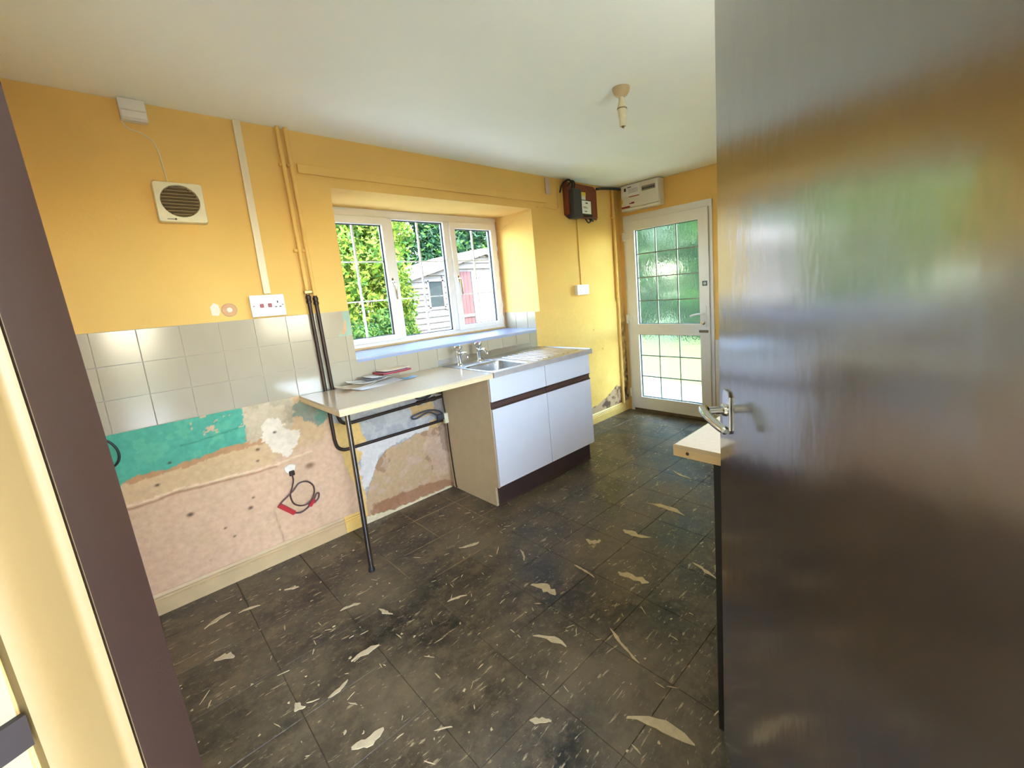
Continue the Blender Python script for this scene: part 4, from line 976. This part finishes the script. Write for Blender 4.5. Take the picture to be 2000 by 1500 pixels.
def make_meter():
    B = thing('meter_board', 'brown wooden meter board with black electricity meter in the corner', 'meter', (-0.61, 0, 2.0))
    bm = new_bm(); prism(bm, [(-0.845, 2.030), (-0.82, 2.012), (-0.40, 2.015), (-0.385, 2.03), (-0.385, 2.29), (-0.43, 2.318), (-0.845, 2.325)], lambda a, b, h: (a, h, b), -0.022, 0.0)
    bmesh.ops.bevel(bm, geom=bm.edges[:], offset=0.003, segments=1, affect='EDGES'); obj('board', bm, M['board_wood'], B)
    bm = new_bm(); box(bm, -0.855, -0.828, -0.06, -0.0, 2.03, 2.315, 0.006); obj('board_edge', bm, M['board_wood'], B)
    bm = new_bm(); box(bm, -0.835, -0.715, -0.110, -0.022, 1.995, 2.250, 0.012); obj('meter_case', bm, M['darkgrey'], B, True)
    bm = new_bm(); box(bm, -0.745, -0.545, -0.080, -0.022, 2.03, 2.17, 0.008); obj('cutout_case', bm, M['black'], B, True)
    bm = new_bm(); box(bm, -0.692, -0.560, -0.0835, -0.0795, 2.045, 2.160, 0.001); c = obj('label_card', bm, M['paper'], B)
    for (x, z, a, b) in ((-0.622, 2.140, 0.016, 0.006), (-0.65, 2.105, 0.025, 0.0025), (-0.64, 2.095, 0.03, 0.002), (-0.64, 2.066, 0.018, 0.0035)):
        bm = new_bm(); box(bm, x-a, x+a, -0.0843, -0.0833, z-b, z+b); obj('print', bm, M['ink'], c)
    bm = new_bm(); box(bm, -0.715, -0.615, -0.070, -0.022, 2.165, 2.205, 0.003); obj('terminal_block', bm, M['white_plastic'], B, True)
    bm = new_bm(); box(bm, -0.715, -0.605, -0.066, -0.022, 2.205, 2.240, 0.003); obj('warning_label', bm, M['label_yellow'], B, True)
    bm = new_bm(); tube(bm, catmull([(-0.80, -0.06, 2.24), (-0.79, -0.07, 2.30), (-0.81, -0.06, 2.325), (-0.85, -0.05, 2.32), (-0.89, -0.03, 2.28), (-0.905, -0.015, 2.22)], 6), 0.008, 8); obj('supply_cable', bm, M['black'], B, True)
    bm = new_bm(); tube(bm, catmull([(-0.78, -0.07, 2.24), (-0.765, -0.075, 2.30), (-0.79, -0.07, 2.322), (-0.82, -0.065, 2.30), (-0.85, -0.055, 2.27)], 6), 0.007, 8); obj('supply_cable', bm, M['black'], B, True)
    bm = new_bm(); tube(bm, catmull([(-0.555, -0.05, 2.16), (-0.52, -0.05, 2.10), (-0.515, -0.05, 2.03), (-0.54, -0.05, 1.985), (-0.575, -0.05, 1.975), (-0.61, -0.05, 2.005), (-0.63, -0.05, 2.04)], 6), 0.007, 8); obj('tail_cable', bm, M['black'], B, True)
    bm = new_bm(); tube(bm, catmull([(-0.70, -0.08, 2.03), (-0.66, -0.08, 2.01), (-0.58, -0.08, 2.015), (-0.52, -0.07, 2.02), (-0.45, -0.05, 2.01)], 6), 0.009, 8); obj('tail_cable', bm, pmat('red_brown_cable', (90, 30, 28), 0.5), B, True)
    bm = new_bm(); tube(bm, catmull([(-0.52, -0.03, 2.16), (-0.525, -0.032, 2.08), (-0.52, -0.03, 2.01), (-0.46, -0.02, 2.000)], 5), 0.008, 8); obj('earth_cable', bm, M['black'], B, True)
make_meter()
bm = new_bm(); tube(bm, catmull([(-0.39, -0.03, 2.30), (-0.28, -0.02, 2.318), (-0.16, -0.05, 2.322), (-0.07, -0.085, 2.318), (-0.06, -0.093, 2.316)], 6), 0.012, 8); tag(obj('cable', bm, M['darkgrey'], None, True), 'dark supply cable under the ceiling between meter board and fuse box', 'cable')

def make_consumer_unit():
    U = thing('fuse_box', 'white consumer unit mounted above the back door', 'fuse box', (0, -0.32, 2.09))
    y0, y1 = -0.108, -0.535
    bm = new_bm(); box(bm, -0.085, 0.0, y1, y0, 2.090, 2.336, 0.006); obj('enclosure', bm, M['white_plastic'], U, True)
    bm = new_bm(); box(bm, -0.101, -0.085, y1+0.003, y0-0.003, 2.115, 2.334, 0.005); f = obj('cover', bm, M['white_plastic'], U, True)
    bm = new_bm(); box(bm, -0.106, -0.084, y1+0.003, y0-0.003, 2.090, 2.112, 0.004); obj('lower_lip', bm, M['white_plastic'], U, True)
    bm = new_bm(); box(bm, -0.106, -0.100, -0.500, -0.352, 2.245, 2.288, 0.003); obj('breaker_window', bm, M['label_grey'], U, True)
    for k in range(6):
        bm = new_bm(); box(bm, -0.1075, -0.1055, -0.492+k*0.023, -0.476+k*0.023, 2.256, 2.272); obj('breaker', bm, M['darkgrey'], U)
    bm = new_bm(); box(bm, -0.1025, -0.1005, -0.330, -0.128, 2.225, 2.325); c = obj('label_card', bm, M['paper'], U)
    def mark(a, b, z0, z1, m, par): 
        bm = new_bm(); box(bm, -0.1035, -0.1015, a, b, z0, z1); obj('print', bm, m, par)
    mark(-0.172, -0.150, 2.275, 2.305, M['ink'], c); mark(-0.235, -0.190, 2.303, 2.310, M['ink'], c)
    for k in range(4): mark(-0.31, -0.20, 2.286-k*0.011, 2.289-k*0.011, M['label_grey'], c)
    mark(-0.320, -0.205, 2.213, 2.220, M['red'], U); mark(-0.262, -0.228, 2.148, 2.164, M['switchred'], U); mark(-0.225, -0.205, 2.150, 2.158, M['ink'], U)
    mark(-0.210, -0.112, 2.118, 2.134, M['red'], U); mark(-0.128, -0.112, 2.160, 2.205, M['label_yellow'], U)
make_consumer_unit()

def make_lamp():
    x, y = -1.918, -1.389
    L = thing('ceiling_lampholder', 'bare cream lampholder with no bulb on the ceiling', 'lamp', (x, y, ZC))
    R_ = Matrix.Translation((x, y, ZC)) @ Matrix.Rotation(math.pi, 4, 'X')
    bm = new_bm(); lathe(bm, [(0.044, 0.0), (0.044, 0.008), (0.039, 0.022), (0.030, 0.034), (0.017, 0.042), (0.014, 0.044)], R_, 26); obj('ceiling_rose', bm, pmat('brownish_cream_rose', (196, 172, 130), 0.5), L, True)
    bm = new_bm(); lathe(bm, [(0.013, 0.042), (0.015, 0.060), (0.020, 0.080), (0.0235, 0.092), (0.0235, 0.096)], R_, 20); obj('holder_cap', bm, M['old_plastic'], L, True)
    bm = new_bm(); lathe(bm, [(0.0225, 0.096), (0.0225, 0.118), (0.020, 0.122), (0.0195, 0.138), (0.017, 0.140), (0.0165, 0.178), (0.013, 0.180), (0.013, 0.165)], R_, 20); obj('holder_skirt', bm, M['old_plastic'], L, True)
    bm = new_bm(); lathe(bm, [(0.0245, 0.094), (0.0255, 0.0965), (0.0245, 0.099)], R_, 20); obj('shade_ring', bm, M['grille'], L, True)
    for s in (-1, 1):
        bm = new_bm(); tube(bm, [(x+s*0.005, y, ZC-0.165), (x+s*0.005, y, ZC-0.188)], 0.0025, 6); obj('contact_pin', bm, M['brass'], L, True)
make_lamp()

# loose cable with red connectors hanging from the wall
C_ = thing('loose_cable', 'brown cable loop with red connectors hanging from the bare plaster', 'cable', (-3.32, 0, 0.50))
bm = new_bm(); rr = random.Random(5)
pl = [(-3.320+0.028*math.cos(a)*(1+0.18*math.sin(3*a)), 0.503+0.030*math.sin(a)*(1+0.15*math.cos(2*a))) for a in [k*2*math.pi/18 for k in range(18)]]
prism(bm, pl, lambda a, b, h: (a, h, b), -0.010, 0.0); bmesh.ops.bevel(bm, geom=bm.edges[:], offset=0.003, segments=1, affect='EDGES'); obj('filler_blob', bm, M['filler'], C_)
bm = new_bm(); box(bm, -3.330, -3.302, -0.018, -0.006, 0.462, 0.492, 0.005); obj('cable_exit', bm, M['copper_dark'], C_)
wire = pmat('brown_flex', (74, 46, 40), 0.5)
bm = new_bm(); tube(bm, catmull([(-3.318, -0.014, 0.475), (-3.318, -0.024, 0.44), (-3.330, -0.024, 0.40), (-3.345, -0.024, 0.36), (-3.338, -0.024, 0.31), (-3.310, -0.024, 0.282), (-3.275, -0.024, 0.275), (-3.245, -0.026, 0.295), (-3.226, -0.028, 0.335), (-3.228, -0.028, 0.375), (-3.255, -0.028, 0.408), (-3.295, -0.028, 0.412), (-3.325, -0.030, 0.385), (-3.360, -0.028, 0.360), (-3.395, -0.024, 0.335), (-3.403, -0.022, 0.320)], 6), 0.0042, 8); obj('flex_loop', bm, wire, C_, True)
bm = new_bm(); tube(bm, catmull([(-3.345, -0.022, 0.252), (-3.31, -0.022, 0.240), (-3.28, -0.022, 0.248), (-3.255, -0.022, 0.265), (-3.235, -0.022, 0.285), (-3.215, -0.022, 0.315), (-3.203, -0.022, 0.312), (-3.210, -0.022, 0.285), (-3.235, -0.022, 0.265)], 6), 0.0045, 8); obj('flex_tail', bm, wire, C_, True)
def rot_box(p0, p1, hw, th, nm):
    bm = new_bm(); a = Vector(p0); b = Vector(p1); d = (b-a).normalized(); n_ = Vector((-d.z, 0, d.x))
    poly = [a+n_*hw, b+n_*hw, b-n_*hw, a-n_*hw]
    prism(bm, [(p.x, p.z) for p in poly], lambda x, z, h: (x, h, z), -0.034, -0.034+th); bmesh.ops.bevel(bm, geom=bm.edges[:], offset=0.003, segments=2, affect='EDGES'); obj(nm, bm, M['red'], C_, True)
rot_box((-3.406, 0, 0.325), (-3.340, 0, 0.250), 0.012, 0.022, 'connector'); rot_box((-3.262, 0, 0.258), (-3.232, 0, 0.290), 0.010, 0.018, 'connector')
bm = new_bm(); tube(bm, catmull([(-4.06, -0.010, 0.91), (-4.01, -0.022, 0.897), (-3.98, -0.026, 0.878), (-3.960, -0.028, 0.84), (-3.957, -0.028, 0.80), (-3.972, -0.026, 0.768), (-4.01, -0.020, 0.75), (-4.06, -0.012, 0.745)], 6), 0.0048, 8)
tag(obj('cable', bm, M['black'], None, True), 'black cable loop on the green paint beside the door frame', 'cable')

# ------------------------------------------------------------------ residue on the floor (pieces of the floor)
def shard(cx, cy, L, wd, ang, seed, z=0.0):
    rr = random.Random(seed); n = 7; up = []; dn = []; dr = 0.0; bend = rr.uniform(-0.5, 0.5)
    for k in range(n+1):
        t = k/n; env = math.sin(math.pi*min(max(t, 0.02), 0.98))**0.7
        c = bend*wd*4*t*(1-t)+rr.uniform(-0.12, 0.12)*wd; h = wd*0.5*env*rr.uniform(0.45, 1.25)+0.0004
        x = (t-0.5)*L+rr.uniform(-0.03, 0.03)*L
        up.append((x, c+h)); dn.append((x+rr.uniform(-0.02, 0.02)*L, c-h*rr.uniform(0.5, 1.2)))
    ca, sa = math.cos(ang), math.sin(ang)
    return [(cx+x*ca-y*sa, cy+x*sa+y*ca) for x, y in up+dn[::-1]]
big = [((-2.69, -1.73), (-2.75, -1.89), .014), ((-3.45, -1.03), (-3.35, -1.04), .035), ((-3.57, -1.13), (-3.5, -1.11), .018), ((-2.91, -1.51), (-2.87, -1.63), .028), ((-2.95, -2.0), (-2.90, -2.17), .05),
       ((-3.82, -.31), (-3.73, -.28), .02), ((-2.47, -1.34), (-2.48, -1.47), .016), ((-2.06, -1.36), (-2.04, -1.5), .045), ((-2.74, -.73), (-2.65, -.77), .02), ((-3.58, -1.38), (-3.50, -1.40), .06), ((-1.72, -1.32), (-1.72, -1.53), .04),
       ((-2.70, -1.28), (-2.69, -1.40), .055), ((-2.38, -1.55), (-2.36, -1.69), .055), ((-2.26, -1.25), (-2.22, -1.31), .05), ((-3.50, -.31), (-3.45, -.34), .016), ((-3.69, -.32), (-3.62, -.34), .016), ((-3.82, -.58), (-3.77, -.62), .045), ((-3.25, -.84), (-3.23, -.91), .02),
       ((-3.37, -.70), (-3.30, -.72), .022), ((-1.50, -1.70), (-1.55, -1.82), .03), ((-2.10, -1.80), (-2.14, -1.92), .02), ((-3.66, -1.06), (-3.64, -1.10), .03), ((-3.16, -1.75), (-3.12, -1.80), .022), ((-1.2, -1.2), (-1.25, -1.35), .03), ((-2.55, -1.02), (-2.60, -1.10), .018), ((-3.02, -1.05), (-2.95, -1.08), .014)]
for i, (a, b, wd) in enumerate(big):
    a = Vector(a); b = Vector(b); c = (a+b)/2; L = (b-a).length*1.15; ang = math.atan2(b.y-a.y, b.x-a.x)
    bm = new_bm(); prism(bm, shard(c.x, c.y, L, wd, ang, 100+i), lambda x, y, h: (x, y, h), 0.0004, 0.0022); obj('residue_flake', bm, M['residue'], floor)
for x0, y0, x1, y1 in ((-2.755, -0.06, -2.755, -0.56), (-2.455, -0.06, -2.455, -0.60), (-2.98, -0.54, -2.33, -0.54), (-2.80, -0.24, -2.33, -0.24), (-3.055, -0.45, -3.055, -0.75), (-2.96, -0.84, -2.60, -0.84)):
    rj = random.Random(int(x0*1000+y0*77)); n = 26; up = []; dn = []
    for k in range(n+1):
        t = k/n; px_, py_ = x0+(x1-x0)*t, y0+(y1-y0)*t; h0 = rj.uniform(0.0012, 0.0042)*(0.3+0.7*math.sin(math.pi*t)); h1 = rj.uniform(0.0012, 0.0042)*(0.3+0.7*math.sin(math.pi*t))
        if abs(x1-x0) > abs(y1-y0): up.append((px_, py_+h0)); dn.append((px_, py_-h1))
        else: up.append((px_+h0, py_)); dn.append((px_-h1, py_))
    bm = new_bm(); prism(bm, up+dn[::-1], lambda a, b, h: (a, b, h), 0.0003, 0.0012); obj('joint_dirt', bm, M['jointdirt'], floor)
rr = random.Random(21); bm = new_bm()
for i in range(650):
    x, y = rr.uniform(-4.0, -0.1), rr.uniform(-2.6, -0.1)
    if rr.random() < 0.35 and y > -0.7: continue
    if -2.33 < x < -1.33 and y > -0.56: continue
    if x*0.879+y*0.477 < -4.40: continue
    if rr.random() < 0.55: L = rr.uniform(0.004, 0.014); wd = L*rr.uniform(0.35, 0.9)
    else: L = rr.uniform(0.012, 0.045)*(1 if rr.random() < 0.9 else 1.7); wd = rr.uniform(0.0015, 0.005)
    ang = rr.choice([0.2, 1.5, 1.75, 0.9, -0.5])+rr.gauss(0, 0.4)
    prism(bm, shard(x, y, L, wd, ang, 2000+i)[::2], lambda a, b, h: (a, b, h), 0.0003, 0.0016)
obj('residue_crumbs', bm, M['residue'], floor, False, 'stuff')

# ------------------------------------------------------------------ outdoors
g = struct('ground', box(new_bm(), -30, 40, -30, 40, -0.30, -0.12), M['grass'], 'sunlit lawn outside')
bm = new_bm(); box(bm, -6, 2.0, 0.6, 3.0, -0.12, -0.08); box(bm, 0.16, 1.75, -4.0, 0.6, -0.12, -0.08); box(bm, -9.0, 0.16, -7.0, -3.1, -0.12, -0.02); box(bm, -9.0, -4.35, -3.1, -0.5, -0.12, -0.02); struct('patio_with_bounce_paving', bm, M['concrete'], 'pale concrete path outside the back door, with unseen paving added to bounce light')  # strips away from the back door are unseen, added to bounce sunlight indoors

def foliage(name, parent, blobs, count, leaf, cols, seed):
    rs = np.random.RandomState(seed); V = []; F = []; C = []
    vol = np.array([b[3]*b[4]*b[5] for b in blobs])**0.66; pick = rs.choice(len(blobs), count, p=vol/vol.sum())
    B = np.array(blobs)[pick]
    d = rs.normal(size=(count, 3)); d /= np.linalg.norm(d, axis=1)[:, None]
    rad = (0.62+0.40*rs.rand(count)**0.6)*(1+0.16*np.sin(d[:, 0]*7+B[:, 0]*3)+0.12*np.sin(d[:, 2]*9+B[:, 1]))
    P_ = B[:, :3]+d*B[:, 3:6]*rad[:, None]
    ax = rs.normal(size=(count, 3))+d*0.3; ax /= np.linalg.norm(ax, axis=1)[:, None]
    nr = d*0.9+rs.normal(size=(count, 3))*0.55+np.array([0, 0, 0.35]); bx = np.cross(nr, ax); bx /= np.linalg.norm(bx, axis=1)[:, None]+1e-9
    L = leaf*(0.6+0.8*rs.rand(count))[:, None]; Wd = L*0.42
    v0 = P_-ax*L*0.5; v2 = P_+ax*L*0.5; v1 = P_+bx*Wd*0.5; v3 = P_-bx*Wd*0.5
    V = np.stack([v0, v1, v2, v3], 1).reshape(-1, 3); idx = np.arange(count)*4; F = np.stack([idx, idx+1, idx+2, idx+3], 1)
    c0 = np.array([lin(c) for c in cols]); ci = rs.randint(len(cols), size=count); cc = c0[ci]*(0.24+0.26*rs.rand(count))[:, None]
    me = bpy.data.meshes.new(name); me.from_pydata(V.tolist(), [], F.tolist())
    at = me.color_attributes.new('Col', 'FLOAT_COLOR', 'POINT'); rgba = np.ones((count*4, 4), np.float32); rgba[:, :3] = np.repeat(cc, 4, 0); at.data.foreach_set('color', rgba.ravel())
    return obj_me(name, me, M['leaf'], parent, False, 'stuff')
def shrub(name, label, base, blobs, count, leaf, cols, seed, group=None):
    t = thing(name, label, 'tree' if 'tree' in name else 'shrub', base, group)
    foliage('foliage', t, blobs, count, leaf, cols, seed)
    bm = new_bm(); rr = random.Random(seed)
    for b in blobs[:4]:
        tube(bm, [(base[0]+rr.uniform(-.1, .1), base[1]+rr.uniform(-.1, .1), base[2]), ((base[0]+b[0])/2, (base[1]+b[1])/2, (base[2]+b[2])*0.55), (b[0], b[1], b[2]+b[5]*0.4)], [0.06, 0.045, 0.015], 7)
    obj('stems', bm, M['bark'], t, True)
    return t
LIGHT = [(150, 178, 60), (168, 190, 80), (120, 160, 56), (190, 196, 96)]; MID = [(96, 142, 66), (112, 150, 70), (80, 124, 62), (132, 160, 84)]; DARK = [(58, 92, 62), (70, 106, 74), (48, 80, 56), (90, 118, 90)]
G0 = -0.12
shrub('leafy_shrub', 'tall sunlit yellow-green shrub outside the left window light', (-1.5, 3.2, G0), [(-1.75, 3.2, 1.8, .5, .5, .6), (-1.35, 3.3, 2.1, .45, .5, .6), (-1.12, 3.1, 1.5, .32, .35, .5), (-1.6, 3.1, 1.2, .45, .4, .5), (-1.0, 3.4, 2.45, .38, .4, .35), (-1.5, 3.2, 2.8, .5, .5, .45)], 16000, 0.075, LIGHT+MID[:1], 1, 'garden greenery')
shrub('low_shrub', 'darker green low shrub below the left window light', (-1.6, 2.5, G0), [(-1.85, 2.5, .75, .4, .35, .45), (-1.5, 2.55, .8, .35, .35, .5), (-1.3, 2.6, .6, .28, .3, .4)], 8000, 0.06, MID+DARK[:1], 2, 'garden greenery')
shrub('leafy_shrub', 'sunlit shrub growing against the left side of the shed', (-0.3, 4.0, G0), [(-0.56, 4.1, 1.0, .30, .35, .5), (-0.55, 4.2, 1.6, .26, .35, .5), (-0.55, 4.4, 2.25, .30, .33, .40), (-.6, 3.9, .5, .3, .3, .4)], 9000, 0.08, LIGHT+MID[:2], 3, 'garden greenery')
shrub('garden_tree', 'pale green tree rising behind the shed roof', (0.2, 8.4, G0), [(-0.2, 8.4, 2.4, 1.0, .7, .9), (0.7, 8.5, 2.9, .9, .7, 1.0), (0.2, 8.4, 3.9, 1.0, .7, .9), (1.6, 8.8, 3.2, .85, .7, 1.2), (-0.4, 8.4, 1.4, .9, .7, 1.0)], 15000, 0.17, MID+LIGHT[:1], 4, 'garden greenery')
shrub('garden_tree', 'dark green tree far right behind the shed', (3.4, 8.6, G0), [(2.9, 8.5, 2.4, 1.0, .7, 1.1), (3.9, 8.6, 2.8, 1.1, .8, 1.2), (3.1, 8.5, 3.9, 1.0, .7, 1.0), (5.0, 8.4, 2.6, 1.0, .8, 1.3)], 15000, 0.17, DARK+MID[:1], 5, 'garden greenery')
for i, yy in enumerate((-3.9, -1.65, 0.6, 2.85)):
    lab = ['hedge section nearest the house seen blurred through the back door', 'second hedge section seen blurred through the back door', 'third hedge section seen blurred through the back door', 'furthest hedge section seen blurred through the back door'][i]
    shrub('garden_hedge', lab, (7.0+0.3*i, yy+1.5, G0), [(7.0+.3*i, yy+1.5, .9, .8, 1.05, 1.0), (7.2+.3*i, yy+1.45, 2.4, .9, 1.05, 1.1), (7.1+.3*i, yy+1.55, 3.8, .9, 1.05, 1.1), (7.2+.3*i, yy+1.5, 5.2, .9, 1.05, 1.1)], 15000, 0.21, MID+DARK[:2], 10+i, 'hedge beyond the back door')

shrub('garden_tree', 'dark tree at the far left of the garden', (-2.2, 7.8, G0), [(-2.3, 7.8, 1.6, .85, .7, 1.2), (-1.6, 8.0, 2.2, .75, .7, 1.2), (-2.1, 7.9, 3.3, .9, .7, 1.0), (-1.4, 8.0, 3.6, .6, .6, .8)], 14000, 0.17, DARK+MID[:2], 6, 'garden greenery')

def make_shed():
    S = thing('garden_shed', 'sunlit white weatherboard shed with brown door', 'shed', (2.0, 5.9, G0))
    YF = 5.0; x0, x1, xc = 0.27, 3.75, 2.0
    zr = lambda x: 1.86+(0.46*(x-x0)/(xc-x0) if x < xc else 0.46*(x1-x)/(x1-xc))
    bm = new_bm(); prism(bm, [(x0+.02, G0), (x1-.02, G0), (x1-.02, 1.84), (xc, 2.30), (x0+.02, 1.84)], lambda a, b, h: (a, h, b), YF+0.03, YF+1.9); obj('shed_body', bm, M['shed_white'], S)
    z = 0.0; step = 0.115
    while z < 2.2:
        zt = z+step; segs = [(x0, x1)]
        lo = zt
        if lo > 1.84: 
            f = (lo-1.86)/0.46; segs = [(x0+f*(xc-x0), x1-f*(x1-xc))]
        cuts = []
        if z < 1.74 and zt > 1.20: cuts.append((0.59, 0.95))
        if z < 1.93: cuts.append((1.28, 2.30))
        for ca, cb in cuts:
            ns = []
            for a, b in segs:
                if ca > a: ns.append((a, min(b, ca)))
                if cb < b: ns.append((max(a, cb), b))
            segs = ns
        for a, b in segs:
            if b-a < 0.05: continue
            bm = new_bm(); prism(bm, [(YF+0.03, z), (YF-0.028, z), (YF-0.026, z+0.02), (YF+0.016, zt+0.012), (YF+0.03, zt+0.012)], lambda p, q, h: (h, p, q), a, b); obj('weatherboard', bm, M['shed_white'], S)
        z += step
    bm = new_bm()
    for q in ((0.58, 0.96, 1.72, 1.77), (0.58, 0.96, 1.17, 1.22), (0.58, 0.62, 1.2, 1.75), (0.92, 0.96, 1.2, 1.75)): box(bm, q[0], q[1], YF-0.02, YF+0.03, q[2], q[3])
    sw = obj('shed_window', bm, M['shed_white'], S)
    bm = new_bm(); box(bm, 0.62, 0.92, YF+0.004, YF+0.012, 1.22, 1.72); obj('shed_pane', bm, pmat('dusty_shed_glass', (30, 36, 32), 0.6, var=0.3, vscale=12, spec=0.2), sw)
    for k in range(4):
        a = 1.30+k*0.085; bm = new_bm(); box(bm, a, a+0.082, YF, YF+0.028, 0.02, 1.90, 0.003, 1); obj('door_board', bm, M['shed_brown'], S)
    bm = new_bm()
    for zz in (0.95,): box(bm, 1.30, 1.64, YF-0.018, YF, zz, zz+0.06)
    obj('door_ledge', bm, M['shed_white'], S)
    for k in range(4):
        a = 1.66+k*0.16; bm = new_bm(); box(bm, a, a+0.156, YF-0.01, YF+0.028, 0.0, 1.90, 0.004, 1); obj('panel_board', bm, M['shed_white'], S)
    for s in (0, 1):
        xa, za, xb, zb = (x0-0.12, 1.83, xc, 2.33) if s == 0 else (xc, 2.33, x1+0.12, 1.83)
        bm = new_bm(); prism(bm, [(xa, za), (xb, zb), (xb, zb+0.04), (xa, za+0.04)], lambda a, b, h: (a, h, b), YF-0.12, YF+2.0); obj('roof_slope', bm, M['shed_roof'], S)
        bm = new_bm(); prism(bm, [(xa, za-0.09), (xb, zb-0.09), (xb, zb+0.03), (xa, za+0.03)], lambda a, b, h: (a, h, b), YF-0.145, YF-0.12); obj('bargeboard', bm, M['shed_white'], S)
make_shed()
